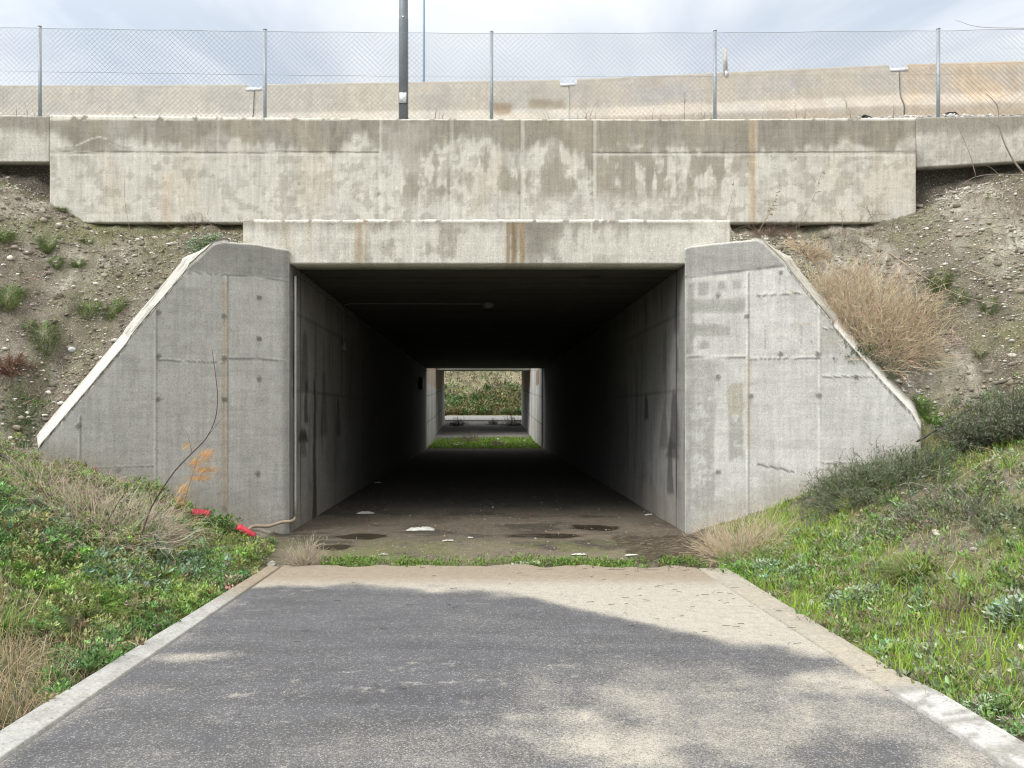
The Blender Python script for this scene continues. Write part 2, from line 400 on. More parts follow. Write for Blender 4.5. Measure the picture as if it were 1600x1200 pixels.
for q in ((940, 1160, .38, .42, .85), (1010, 1110, .5, .35, .45), (1200, 1150, .75, .4, .5), (1120, 1090, .8, .4, .42), (1330, 1120, .5, .6, .45), (1350, 1075, .45, .25, .7),
          (1050, 1060, .6, .3, .3), (1480, 1185, .35, .3, .6), (285, 1028, .28, .10, .55), (200, 1080, .25, .1, .25), (420, 1190, 1.0, .3, .18), (700, 1190, 1.2, .4, .22), (1230, 1190, .8, .2, .3), (850, 1100, .35, .5, .22)):
    S2 = np.maximum(S2, blob(*q))
flk = ss(.66, .76, fbm(XRd * 9, UY * 16, 3, 57)) * ss(.3, .6, fbm(XRd * .9, UY * .9, 2, 58)) * .42 * ss(3.6, 4.4, UY)
edg = np.maximum(ss(.14, 0, XRd - edgeL(yc)), ss(.10, 0, edgeR(yc) - XRd)) * .3 * ss(.35, .6, nm)
Sd = np.clip(np.maximum.reduce([S, S2, flk, edg + .0 * S]) + .04 + .10 * ss(.45, .65, n), 0, 1)
warm = np.clip(ss(6.9, 7.5, UY), 0, 1)
zr = .006 + .012 * (1 - (2 * UU - 1) ** 2)
t = NT('sandy_asphalt'); pos = t.n('ShaderNodeNewGeometry').outputs['Position']
at = t.n('ShaderNodeAttribute', attribute_name='Col').outputs['Color']; sep = t.n('ShaderNodeSeparateColor', i_0=at)
sd, wm, bl = sep.outputs[0], sep.outputs[1], sep.outputs[2]
g1 = t.noise(pos, 190, 3, .75); g2n = t.noise(pos, 320, 2, .6); g3 = t.noise(pos, 14, 4, .6)
vo = t.n('ShaderNodeTexVoronoi', i_Vector=pos, i_Scale=130.0); vcol = t.n('ShaderNodeSeparateColor', i_0=vo.outputs['Color']).outputs[0]
thr = t.math('SUBTRACT', 1.04, t.math('MULTIPLY', sd, 1.12))
msk = t.rng(t.math('ADD', t.math('MULTIPLY', sd, 1.15), t.math('ADD', t.math('MULTIPLY', t.math('SUBTRACT', g1, .5), 1.5), t.math('MULTIPLY', t.math('SUBTRACT', vcol, .5), .32))), .22, .98, 0, .95)
asp = t.mix(t.rng(g2n, .35, .7, 0, 1), (.040, .041, .047), (.105, .107, .117))
asp = t.mix(t.rng(vcol, .82, .98, 0, .55), asp, (.27, .265, .255))
asp = t.mix(1.0, asp, t.gray(t.rng(g3, .3, .7, .86, 1.1)), 'MULTIPLY')
asp = t.mix(1.0, asp, t.gray(t.rng(t.noise(t.scl(pos, (.8, 3.5, 1)), 1.3, 5, .65), .3, .7, .74, 1.22)), 'MULTIPLY')
crk = t.rng(t.math('ABSOLUTE', t.math('SUBTRACT', t.noise(t.scl(pos, (1, .6, 1)), .55, 5, .6, .5), .47)), 0.0, .0022, .5, 0)
asp = t.mix(crk, asp, (.03, .03, .03))
snd = t.mix(wm, (.37, .345, .295), (.26, .215, .16))
snd = t.mix(1.0, snd, t.gray(t.rng(g2n, .3, .7, .6, 1.3)), 'MULTIPLY')
snd = t.mix(1.0, snd, t.gray(t.rng(vcol, 0, .25, .62, 1)), 'MULTIPLY')
snd = t.mix(1.0, snd, t.gray(t.rng(g3, .3, .7, .88, 1.1)), 'MULTIPLY')
cc = t.mix(msk, asp, snd)
cc = t.mix(t.rng(t.noise(t.scl(pos, (5, 12, 1)), 1, 3, .6), .68, .74, 0, .5), cc, (.10, .09, .075))
bp = t.n('ShaderNodeBump', i_Height=t.math('ADD', t.math('MULTIPLY', vo.outputs['Distance'], .3), g1), i_Strength=.55, i_Distance=.006)
p = t.n('ShaderNodeBsdfPrincipled', i_Base_Color=cc, i_Roughness=.85, i_Normal=bp.outputs[0])
M['road'] = t.out(p.outputs[0])
ro = mk('road', np.stack([XRd, UYe, zr], -1), [grid_faces(len(yy), 160)], M['road'], origin=(0, 5, 0), cols=np.stack([Sd, warm, 0 * S], -1).reshape(-1, 3))
tag(ro, 'dark asphalt road dusted with pale sand', 'road', kind='structure')

# gutter strips beside the road (concrete, partly painted white)
def gutter(name, side, label):
    y = cat(np.arange(2.2, 7.9, .03), 2.2 - np.geomspace(.1, 60, 12)); u = np.linspace(0, 1, 14)
    Y, U = np.meshgrid(y, u, indexing='ij'); yc = np.maximum(Y, 2)
    if side < 0: x = edgeL(yc) - U * (.175 - .018 * np.clip(yc - 3.5, 0, 4))
    else: x = edgeR(yc) + U * (.21 + .02 * (yc - 3.5))
    z = .016 + .03 * U + (fbm(x * 6, Y * 2, 3, 61) - .5) * .008
    if side > 0: z = z - .028 * U * ss(4.2, 4.8, Y) - .006 * ss(4.2, 4.8, Y)
    z = z - .06 * (U == 0)
    px, py = pix(x, Y, z); nn = fbm(x * 5, Y * 4, 4, 62); n5 = fbm(x * 14, Y * 5, 3, 63)
    grey = np.array([.25, .245, .225]); wht = np.array([.34, .34, .33]); c = np.tile(grey, x.shape + (1,)).astype(float)
    if side < 0:
        m = ss(.02, .09, U) * ss(.30, .42, nn + .12 * ss(.1, .5, U)) * ss(7.0, 6.0, Y)
        m = m * (.55 + .45 * ss(.40, .52, n5)); m = m * (1 - .8 * ss(.015, .0, np.abs(((Y - .1 * U) % .93) - .45) - .0))
        c = mixc(c, wht, m * .9); c = mixc(c, grey * .8, ss(.10, .04, U))
        c = mixc(c, np.array([.25, .2, .14]), ss(6.2, 7.2, Y) * .8)
    else:
        m = ss(.05, .1, U) * ((ss(4.32, 4.28, Y - .05 * nn) * ss(3.93, 3.96, Y)) + ss(3.9, 3.86, Y) * ss(3.60, 3.66, Y) * (nn > .36) + ss(3.56, 3.5, Y) * ss(.48, .54, n5) * (Y > 2.6) + ss(3, 2.8, Y) * ss(.4, .5, nn))
        c = mixc(c, wht * 1.15, np.clip(m * ss(.36, .50, fbm(x * 12, Y * 12, 3, 64) + .08), 0, 1)); c = mixc(c, sand * np.array([.92, .98, 1.05]), ss(4.35, 4.55, Y) * (.75 + .25 * ss(.4, .6, nn)))
    o = mk(name, np.stack([x, Y, z], -1), [grid_faces(len(y), 14)], M['conc_smooth'], cols=c.reshape(-1, 3), hgt=np.zeros(x.size), origin=(side * 2.4, 5, 0))
    return tag(o, label, 'gutter', kind='structure')
gutter('gutter', -1, 'white painted concrete gutter strip on the left road edge')
gutter('gutter', 1, 'bare concrete gutter strip with white paint patches on the right road edge')

# ------------------------------------------------------------------ concrete walls
warmc = np.array([.56, .54, .485]); stain = np.array([.215, .20, .165]); rust = np.array([.30, .20, .10]); greyc = np.array([.355, .36, .355]); dk = np.array([.17, .17, .165])
def linem(v, c, w): return ss(w, w * .35, np.abs(v - c))
def bx_(p, q, x0, x1, y0, y1, s=6): return ss(x0 - s, x0 + s, p) * ss(x1 + s, x1 - s, p) * ss(y0 - s, y0 + s, q) * ss(y1 + s, y1 - s, q)
def wobble(x, z, s, k=9): return (fbm(x * 3, z * 3, 4, s) - .5) * k * 2

def col_parapet(V):
    x, z = V[:, 0], V[:, 2]; px, py = pix(x, V[:, 1], z)
    c = np.tile(warmc, (len(V), 1)); n = fbm(x * 1.3, z * 1.3, 4, 70); st = fbm(x * 9, z * 1.6, 4, 71); pt = fbm(x * 5.5, z * 2.6, 5, 72); bl = fbm(x * 11, z * 11, 3, 73)
    drip = fbm(x * 14, z * .7, 3, 74)
    lim = 212 + 26 * (drip - .2) + 34 * (vn(x * 2.2, x * 0, 75) - .4)
    top = ss(9, -9, py - lim - 4 + 12 * (bl - .5))
    c = mixc(c, stain, np.clip(top * (.82 + .6 * (st - .4)), 0, 1))
    area = ss(560, 640, px) * ss(1210, 1120, px) * .9 + .35
    m = ss(.52, .60, pt * .55 + st * .45 + .05 * area) * area * ss(335, 290, py) 
    c = mixc(c, stain * 1.3, np.clip(m * .7, 0, 1))
    mott = ss(.52, .62, fbm(x * 7, z * 8, 4, 76)) * .5; c = mixc(c, stain * 1.4, mott)
    c = mixc(c, np.array([.52, .50, .46]), ss(.55, .7, n) * .35)
    c = mixc(c, np.array([.50, .42, .32]), ss(.58, .72, fbm(x * 1.6 + 7, z * .8, 3, 77)) * .22)
    c = mixc(c, np.array([.47, .36, .23]), linem(px + wobble(x, z, 78, 3), 1177, 8) * .65)
    c = mixc(c, np.array([.50, .38, .25]), linem(px + wobble(x, z, 79, 4), 262, 16) * .35 * ss(250, 290, py))
    seam = np.zeros(len(V)); w2 = wobble(x, z, 80, 1)
    s1 = linem(py + w2, 238, 1.8) * np.clip((px < 592).astype(float) + (px > 925), 0, 1)
    vs = np.zeros(len(V)); vl = np.zeros(len(V))
    for q, k in ((337, .4), (590, 1), (701, .6), (813, 1), (926, .9), (1178, .4)): vs = np.maximum(vs, linem(px + w2, q, 1.7) * k); vl = np.maximum(vl, linem(px + w2 - 4, q, 4) * k)
    c = mixc(c, warmc * 1.12, vl * .5); c = mixc(c, stain * .55, np.clip(s1 * .75 + vs * .3, 0, 1) * (.5 + .5 * ss(.3, .5, st)))
    lt = linem(py + w2, 242, 2.2) * np.clip((px < 592).astype(float) + (px > 925), 0, 1); c = mixc(c, warmc * 1.15, lt * .5)
    for q in ((592, 303), (702, 301), (811, 301), (925, 303)): c = mixc(c, stain * .6, ss(3.6, 2, np.hypot(px - q[0], py - q[1])) * .6)
    c = mixc(c, warmc * 1.3, ss(188.5, 186.6, py) * .8 * (bl > .38))
    # pale calcite curls near the left end
    cu = ss(1.8, .7, np.abs(py - (222 + 7 * np.sin(px / 14) + 5 * (px > 170)))) * (px > 120) * (px < 205); c = mixc(c, warmc * 1.35, cu * .6)
    c = mixc(c, stain * .95, ((py > 222 + 7 * np.sin(px / 14)) & (py < 236) & (px > 100) & (px < 205)) * .5)
    return np.clip(c, .02, .8), -(s1 * .004 + vs * .003)
def wall_obj(name, px0, px1, ytopf, ybotf, Y, colf, label, cat_, thick=.25, step=.025, mat='conc', parent=None, jag=.006):
    x0 = (px0 - CX) / F * Y; x1 = (px1 - CX) / F * Y
    nu = int((x1 - x0) / step) + 1; u = np.linspace(x0, x1, nu); pxu = CX + u / Y * F
    zt = CAMZ + (CY - ytopf(pxu)) * Y / F + (fbm(u * 9, u * 0, 3, 90) - .5) * jag * 2; zb = CAMZ + (CY - ybotf(pxu)) * Y / F
    nv = int((zt - zb).max() / step) + 2; v = np.linspace(0, 1, nv)[:, None]
    Z = zb * (1 - v) + zt * v; X = np.tile(u, (nv, 1))
    P = np.stack([X, np.full_like(X, Y), Z], -1)
    o = slab(name, P, np.array([0, thick, 0]), colf, M[mat], parent)
    if label: tag(o, label, cat_)
    return o
wall_obj('parapet_wall', 78, 1431, lambda p: np.interp(p, [78, 350, 600, 1070, 1431], [179.5, 183, 186, 187, 184]), lambda p: 348 + 0 * p, YW, col_parapet,
         'long stained concrete parapet wall above the underpass beam', 'retaining wall')
def col_side(V):
    x, z = V[:, 0], V[:, 2]; px, py = pix(x, V[:, 1], z); st = fbm(x * 8, z * 1.6, 4, 171); n = fbm(x * 3, z * 3, 4, 172)
    c = np.tile(warmc * .95, (len(V), 1)); c = mixc(c, stain * 1.05, ss(10, -10, py - 208 - 24 * (st - .5)) * .8)
    c = mixc(c, stain * 1.3, ss(.5, .62, n) * .45)
    return c, 0 * x
wall_obj('side_wall', -420, 77.6, lambda p: np.interp(p, [-420, 78], [176, 182]), lambda p: 253 + 0 * p, YS, col_side, 'low stained concrete wall set back left of the long parapet', 'retaining wall', .2)
wall_obj('side_wall', 1432, 2000, lambda p: np.interp(p, [1432, 1600, 2000], [184, 181, 176]), lambda p: np.interp(p, [1432, 1600, 2000], [262, 252, 240]), YS, col_side, 'low stained concrete wall set back right of the long parapet', 'retaining wall', .2)

UP = empty('concrete_underpass', (.05, YM, 0), 'square concrete underpass with flared wing walls and a dark interior', 'underpass')
def col_beam(V):
    x, z = V[:, 0], V[:, 2]; px, py = pix(x, V[:, 1], z)
    c = np.tile(warmc * .97, (len(V), 1)); st = fbm(x * 9, z * 2, 4, 101); pt = fbm(x * 4, z * 5, 5, 102); bl = fbm(x * 12, z * 12, 3, 103)
    c = mixc(c, stain * 1.1, ss(12, -10, py - 356 - 20 * (st - .5) - 10 * (pt - .5)) * .7 * ss(1110, 1050, px + 60 * (pt - .5)))
    c = mixc(c, stain * 1.3, ss(.5, .6, pt * .6 + st * .4) * .65 * (.35 + .65 * ss(520, 600, px) * ss(1000, 900, px)))
    c = mixc(c, stain * .9, bx_(px + wobble(x, z, 104, 8), py, 822, 872, 340, 400, 8) * .55)
    w = wobble(x, z, 105, 3)
    for q, ww, k in ((561, 9, .5), (573, 4, .3), (793, 4, .8), (802, 5, .9), (815, 5, .9), (448, 8, .2), (483, 5, .2)): c = mixc(c, rust * (.8 if q in (802,) else 1.1), linem(px + w, q, ww) * k)
    c = mixc(c, np.array([.2, .17, .12]), bx_(px + w, py, 788, 818, 340, 420, 4) * .35)
    vs = np.zeros(len(V))
    for q in (645, 924): vs = np.maximum(vs, linem(px, q, 2.2))
    c = mixc(c, warmc * 1.2, vs * .6)
    c = mixc(c, warmc * 1.35, np.clip(ss(347.5, 345.5, py) * (bl > .35), 0, 1) * .9)
    c = mixc(c, warmc * 1.1, ss(409, 411, py) * .6)
    return np.clip(c, .02, .8), -vs * .001
wall_obj('header_beam', 380, 1141, lambda p: 343.5 + 0 * p, lambda p: 412 + 0 * p, YM + .05, col_beam, None, None, .42, .022, parent=UP, jag=.01)

def wing(side):
    if side < 0:
        tp = [(452, 390), (430, 387), (400, 381), (350, 377.5), (335, 381), (296, 416), (293, 420), (203, 527), (199, 532), (122, 624), (66, 690), (60, 699)]; base = -.4
    else:
        tp = [(1070, 388), (1078, 385), (1130, 379), (1182, 374.5), (1190, 377), (1227, 414), (1231, 419), (1300, 503), (1304, 509), (1384, 600), (1412, 630), (1424, 642), (1438, 668)]; base = -.4
    T = np.array([wpt(a, b) for a, b in tp])
    c0 = T[0, :2]; d = np.array([side * .842, -.54]); s = (T[:, :2] - c0) @ d
    L = s[-1]; nu = int(L / .022); u = np.linspace(0, L, nu)
    zt = np.interp(u, s, T[:, 2]) + (fbm(u * 8, u * 0 + side, 3, 110) - .5) * .008
    nv = 150; v = np.linspace(0, 1, nv)[:, None]
    Z = base * (1 - v) + zt * v
    P = np.stack([c0[0] + np.tile(u, (nv, 1)) * d[0], c0[1] + np.tile(u, (nv, 1)) * d[1], Z], -1)
    def colf(V):
        x, z = V[:, 0], V[:, 2]; px, py = pix(x, V[:, 1], z); uu = (V[:, :2] - c0) @ d
        n = fbm(uu * 1.5, z * 1.5, 4, 111 + side); fz = fbm(uu * 2.2, z * 9, 4, 113 + side); st = fbm(uu * 10, z * 1.3, 4, 115 + side); bl = fbm(uu * 9, z * 9, 4, 117)
        base_c = np.array([.40, .395, .375]) if side < 0 else np.array([.47, .465, .445])
        c = np.tile(base_c, (len(V), 1)); c = mixc(c, base_c * 1.18, ss(.5, .7, n) * .5); c = mixc(c, base_c * .8, ss(.52, .68, fz) * .4); c = mixc(c, base_c * .75, ss(.55, .7, st) * .3)
        w = wobble(uu, z, 118, 2.0); hg = np.zeros(len(V))
        top = np.interp(px, [a for a, b in tp][::side], [b for a, b in tp][::side])
        if side < 0:
            capl = 424 + (px - 290) * 13 / 162
            cap = ss(1.5, -1.5, py - capl) * (px > 283); c = mixc(c, np.array([.27, .265, .25]) * (1 + .5 * (fz - .5))[:, None], cap * .9)
            hg += ss(1.5, -1.5, py - capl) * .012 * (px > 283)
            c = mixc(c, dk * .8, linem(py + w * .4, capl + 1, 1.6) * (px > 288) * (px < 452) * .8)
            vsm = [(123, 650, 2000), (243, 470, 2000), (354, 430, 2000)]; hs = [(lambda p: 560.5 + (p - 248) * .043, 246, 353), (lambda p: 558 + (p - 358) * .029, 356, 448), (lambda p: 729 - (p - 150) * .03, 130, 240)]
            holes = [(123, 665), (247, 488), (247, 556), (247, 624), (350, 494), (350, 560), (351, 624), (405, 465), (405, 529), (405, 592), (403, 740), (350, 795), (185, 734)]
            ocs = [(351, 440, 800, .6), (400, 556, 560, .3)]
            c = mixc(c, base_c * 1.15, bx_(px + w * 3, py, 362, 440, 440, 552, 10) * .35)
        else:
            capl = 433 - (px - 1072) * 18 / 153
            cap = ss(1.5, -1.5, py - capl) * (px < 1236); c = mixc(c, np.array([.30, .295, .28]) * (1 + .6 * (fz - .5))[:, None], cap * .9)
            hg += cap * .012
            c = mixc(c, dk * .8, linem(py + w * .4, capl + 1, 1.6) * (px < 1230) * .7)
            vsm = [(1168, 427, 2000), (1281, 482, 2000)]; hs = [(lambda p: 556 + 0 * p, 1072, 1167), (lambda p: 559 - (p - 1170) * .01, 1170, 1280), (lambda p: 587 + 0 * p, 1283, 1365), (lambda p: 722 + 0 * p, 1283, 1340), (lambda p: 461 - (p - 1170) * .06, 1172, 1250), (lambda p: 512 + 0 * p, 1283, 1310)]
            holes = [(1220, 427), (1122, 462), (1167, 495), (1220, 554), (1278, 554), (1122, 590), (1174, 620), (1280, 619), (1338, 590), (1122, 738)]
            ocs = [(1170, 560, 700, .35), (1150, 600, 650, .25)]
            wm = w * 2
            for q in ((1090, 1108, 440, 462), (1122, 1134, 440, 455), (1146, 1160, 440, 452), (1072, 1165, 466, 488), (1072, 1120, 505, 512), (1072, 1140, 508, 524), (1090, 1108, 532, 545), (1072, 1117, 562, 800), (1072, 1083, 440, 560), (1138, 1162, 600, 720)):
                c = mixc(c, np.array([.27, .27, .245]), bx_(px + wm, py + wm, *q, 3) * (.75 if q[3] < 790 else .6))
            c = mixc(c, np.array([.44, .41, .33]), bx_(px + wm, py, 1138, 1162, 600, 650, 4) * .5); c = mixc(c, np.array([.33, .32, .28]), bx_(px + wm, py, 1284, 1312, 485, 552, 5) * .6)
            c = mixc(c, np.array([.52, .52, .5]), ss(.6, .66, bl) * bx_(px, py, 1072, 1165, 620, 800, 6) * .6)
            cr_ = ss(2.2, .8, np.abs(py - (728 + (px - 1190) * .2 + 5 * (vn(px / 9, px * 0, 5) - .5)))) * (px > 1182) * (px < 1242); c = mixc(c, dk * .6, cr_ * .8); hg -= cr_ * .006
            for qx in (1196, 1252): c = mixc(c, dk, ss(1.8, .6, np.abs(px - qx)) * (py > 508) * (py < 548) * (vn(py / 2.2, px * 0, 6) > .45) * .45)
        for q, a, b in vsm: 
            m = linem(px + w * .12, q, 2.6) * (py > a); c = mixc(c, base_c * 1.4, m * .7); c = mixc(c, dk * .8, linem(px + w * .12, q + 2.8, 1.8) * (py > a) * .75); hg += m * .003
        for f_, a, b in hs:
            m = linem(py + w * .1, f_(px), 2.2) * (px > a) * (px < b); c = mixc(c, base_c * 1.3, m * .7); c = mixc(c, dk * .8, linem(py + w * .1, f_(px) + 2.3, 1.7) * (px > a) * (px < b) * .8); hg += m * .002
        for a, b, e, k in ocs: c = mixc(c, np.array([.36, .29, .18]), bx_(px + w, py, a - 4, a + 4, b, e, 3) * k)
        for hx, hy in holes:
            m = ss(5.4, 3.2, np.hypot((px - hx), (py - hy)) + 1.5 * (bl - .5)); c = mixc(c, np.array([.10, .095, .085]), m * .75); hg -= m * .006
            c = mixc(c, dk, bx_(px + w, py, hx - 1.5, hx + 1.5, hy, hy + 16, 1.5) * .25)
        # dirty splash zone above the earth and dark edge next to the opening
        gz = z - slopeF(np.abs(x), x); c = mixc(c, np.array([.33, .30, .245]), ss(.5, .0, gz + .3 * (n - .5)) * .6)
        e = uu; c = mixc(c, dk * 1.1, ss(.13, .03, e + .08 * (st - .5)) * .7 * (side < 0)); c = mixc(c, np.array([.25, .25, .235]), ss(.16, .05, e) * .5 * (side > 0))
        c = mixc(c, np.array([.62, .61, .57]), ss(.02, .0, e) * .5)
        c = mixc(c, np.array([.62, .60, .54]), ss(2.5, .5, py - top) * .8)
        return np.clip(c, .03, .8), hg
    off = np.array([side * .54, .842, 0]) * WT
    us0, us1 = s[4], s[6]
    def lift(q): return (.12 if side < 0 else .10) * ss(us0, us1, q)
    def offv(Q):
        o_ = np.tile(off, (len(Q), 1)); o_[:, 2] = lift((Q[:, :2] - c0) @ d); return o_
    nv_, nu_ = P.shape[:2]
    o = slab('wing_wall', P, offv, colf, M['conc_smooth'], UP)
    # the rough cast top edge of the slanted side: a mortar cap following it
    Tt = np.stack([c0[0] + u * d[0], c0[1] + u * d[1], zt], -1)
    prof = np.linspace(0, 1, 12)
    k0 = np.searchsorted(u, s[3])
    seg = Tt[k0 - 4:]
    uu_ = u[k0 - 4:]
    V = seg[:, None] + off[None, None] * prof[None, :, None] * 1.06 + np.array([side * -.0, 0, 0]) 
    V = V - np.array([0, 0, 0])
    V[:, :, 2] += lift(uu_)[:, None] * prof[None] * 1.06 + .012 + (fbm(uu_[:, None] * 6 + 0 * prof, prof * 3 + 0 * uu_[:, None], 3, 120) - .5) * .018
    step = np.zeros(len(uu_))
    for q in ((294, 418), (201, 530)) if side < 0 else ((1229, 416), (1302, 506)):
        sq = (wpt(*q)[:2] - c0) @ d; step += ss(sq - .012, sq + .012, uu_) * -.035 + .018
    V[:, :, 2] += step[:, None] * .8
    nn = fbm(uu_[:, None] * 7 + 0 * prof, prof * 5 + 0 * uu_[:, None], 4, 121)
    bc = np.array([.43, .42, .385]) if side < 0 else np.array([.44, .425, .37]); cc = np.tile(bc, V.shape[:2] + (1,)); cc = mixc(cc, bc * .55, ss(.55, .66, nn) * .7)
    n0, n1 = V.shape[:2]; Vf = V.reshape(-1, 3); low = V.copy(); low[:, :, 2] -= .05
    i = np.arange(n0 * n1).reshape(n0, n1); j = i + n0 * n1
    rim = np.concatenate([i[0], i[1:, -1], i[-1, -2::-1], i[-2:0:-1, 0]]); rl = rim + n0 * n1
    ca = mk('mortar_cap', np.concatenate([Vf, low.reshape(-1, 3)]), [grid_faces(n0, n1), grid_faces(n0, n1)[:, ::-1] + n0 * n1, np.stack([rim, np.roll(rim, -1), np.roll(rl, -1), rl], -1)],
            M['conc'], o, cols=np.tile(cc.reshape(-1, 3), (2, 1)), hgt=np.zeros(2 * n0 * n1))
    ca.location = ca.location - UP.location          # parent chain: underpass > wing > cap
    return o
wing(-1); wing(1)

# tunnel side walls, roof
def sidewall(name, x, side, ya, yb, zf, colf, parent, step=.05, thick=.4, lean=0):
    ny = int((yb - ya) / step) + 1; nz = int(3.7 / .04)
    y = np.linspace(ya, yb, ny); v = np.linspace(0, 1, nz)[:, None]
    zb, zt = zf(y); Z = zb * (1 - v) + zt * v; Yg = np.tile(y, (nz, 1))
    P = np.stack([np.full_like(Yg, x) + lean * (1 - v), Yg, Z], -1)
    if side < 0: P = P[:, ::-1]
    return slab(name, P, np.array([side * thick, 0, 0]), colf, M['conc_smooth'], parent)
def col_tun(side):
    def f(V):
        y, z = V[:, 1], V[:, 2]; px, py = pix(V[:, 0], y, z)
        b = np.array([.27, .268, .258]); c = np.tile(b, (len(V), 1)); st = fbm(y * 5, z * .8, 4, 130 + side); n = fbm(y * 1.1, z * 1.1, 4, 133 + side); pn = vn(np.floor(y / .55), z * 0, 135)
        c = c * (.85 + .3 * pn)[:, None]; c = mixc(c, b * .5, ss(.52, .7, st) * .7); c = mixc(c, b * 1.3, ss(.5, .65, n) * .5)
        w = wobble(y, z, 137, 2)
        hg = np.zeros(len(V))
        jy = [10.85, 16.5, 22.2, 28] if side < 0 else [10.72, 16.5, 22.2, 28]
        for q in jy: m = ss(.035, .012, np.abs(y - q)); c = mixc(c, np.array([.02, .02, .02]), m * .95); hg -= m * .02
        for q in (1.92, 2.95): m = ss(.03, .01, np.abs(z - q + .01 * w)); c = mixc(c, b * .45, m * .6)
        fine = ss(.02, .006, np.abs(((y + .1) % 1.25) - .6)); c = mixc(c, b * 1.5, fine * .4)
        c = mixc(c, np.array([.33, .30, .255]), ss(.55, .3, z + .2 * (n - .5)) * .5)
        def drip(x0, x1, y0, y1, k=.8, s=2.5): 
            taper = (np.clip((py - y0) / (y1 - y0), 0, 1)); ce = (x0 + x1) / 2; ww = (x1 - x0) / 2 * (.35 + .65 * taper)
            return ss(1.25, .8, np.abs(px - ce + w * .8) / ww) * ss(y0 - 6, y0 + 10, py) * ss(y1 + 5, y1 - 3, py + w) * k
        if side < 0:
            for q in ((470, 482, 515, 610, .6), (475, 481, 590, 660, .8), (488, 495, 590, 830, .9), (500, 512, 580, 680, .5), (525, 532, 620, 680, .7), (466, 482, 668, 690, .95), (468, 480, 685, 712, .5), (457, 463, 540, 620, .6)): c = mixc(c, np.array([.05, .048, .045]), drip(*q))
            c = mixc(c, b * .55, ss(10.36, 10.24, y) * .5)
        else:
            for q in ((1052, 1062, 460, 520, .45), (1045, 1064, 610, 700, .75), (1030, 1045, 640, 700, .5), (1006, 1014, 615, 655, .8), (1042, 1052, 680, 770, .7), (1068, 1072, 660, 720, .8), (1055, 1061, 540, 580, .6), (1040, 1062, 690, 715, .7)): c = mixc(c, np.array([.055, .053, .05]), drip(*q))
            c = mixc(c, np.array([.36, .36, .355]), ss(10.75, 10.5, y) * .5)
        c = mixc(c, b * .42, ss(11.5, 18, y) * ss(34.7, 33.5, y) * .95)  # tunnel shade painted into the wall colour, deepening inwards until near the exit
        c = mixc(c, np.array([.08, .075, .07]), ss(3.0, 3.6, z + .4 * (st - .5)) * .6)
        return np.clip(c, .01, .8), hg
    return f
flat = lambda y: (0 * y - .25, 0 * y + 3.6)
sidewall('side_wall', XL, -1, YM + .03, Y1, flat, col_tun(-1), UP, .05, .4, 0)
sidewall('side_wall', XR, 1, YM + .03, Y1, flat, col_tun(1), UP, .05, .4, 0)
def col_roof(V):
    x, y = V[:, 0], V[:, 1]; n = fbm(x * 1.5, y * 5, 4, 140); bd = vn(x * 0 + 3, y * 7, 141)
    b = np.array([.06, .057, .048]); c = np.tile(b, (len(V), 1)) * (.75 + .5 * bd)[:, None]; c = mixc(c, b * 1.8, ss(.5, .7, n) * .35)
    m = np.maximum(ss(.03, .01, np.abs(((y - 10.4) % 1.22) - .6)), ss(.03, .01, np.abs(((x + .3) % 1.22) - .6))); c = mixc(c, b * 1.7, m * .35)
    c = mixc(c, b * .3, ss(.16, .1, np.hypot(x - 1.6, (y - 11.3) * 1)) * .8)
    return c, bd * .004
def roof(ya, yb, zf, parent, name='roof_slab', top=None, step=.08):
    x = np.linspace(XL - .395, XR + .395, 70); y = np.linspace(ya, yb, int((yb - ya) / step) + 1)
    Y, X = np.meshgrid(y[::-1], x, indexing='ij'); Z = zf(Y)
    return slab(name, np.stack([X, Y, Z], -1), np.array([0, 0, .5]), col_roof, M['conc_smooth'], parent)
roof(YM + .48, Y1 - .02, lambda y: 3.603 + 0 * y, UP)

# median walls between the two carriageways and the second underpass
def zr2(y): return np.interp(y, [34.7, 42.7, 52.8], [0, .35, .85])
def col_far(side):
    def f(V):
        y, z = V[:, 1], V[:, 2]; st = fbm(y * 5, z * .7, 4, 150 + side); b = np.array([.50, .495, .48]); c = np.tile(b, (len(V), 1)) * (.8 + .4 * vn(np.floor(y / .55), z * 0, 152))[:, None]
        c = mixc(c, b * .55, ss(.5, .65, st) * .6); c = mixc(c, b * .2, ss(.03, .01, np.abs(((z - zr2(y)) % 1.25) - 1.1)) * .8)
        if side > 0: c = mixc(c, np.array([.25, .16, .10]), (bx_(y, z, 36.3, 38.5, 2.95, 3.7, .05)) * .9)
        else: c = mixc(c, np.array([.42, .30, .21]), ss(2.9, 3.1, z) * .6)
        return c, 0 * y
    return f
UP2 = empty('concrete_underpass', (0, Y2, .35), 'second concrete underpass seen far through the dark tunnel', 'underpass')
for sd_, x_, lb in ((-1, XL - .08, 'sunlit concrete wall left of the open gap beyond the tunnel'), (1, XR - .08, 'sunlit concrete wall right of the open gap beyond the tunnel')):
    o = sidewall('median_wall', x_, sd_, Y1 + .05, Y2 - .02, lambda y: (zr2(y) - .3, zr2(y) + 3.9), col_far(sd_), None, .05, .35); tag(o, lb, 'wall')
    sidewall('side_wall', x_ - (.02 if sd_ > 0 else .05), sd_, Y2, Y3, lambda y: (zr2(y) - .3, zr2(y) + 3.6), col_far(0), UP2, .06, .4)
roof(Y2 + .3, Y3, lambda y: zr2(y) + 3.61, UP2)
V, Fc = boxv(XL - .6, XR + .6, Y2 - .03, Y2 + .28, 3.97, 4.7)
mk('header_beam', V, [Fc], M['conc'], UP2, cols=np.tile([.6, .58, .5], (8, 1)), hgt=np.zeros(8))

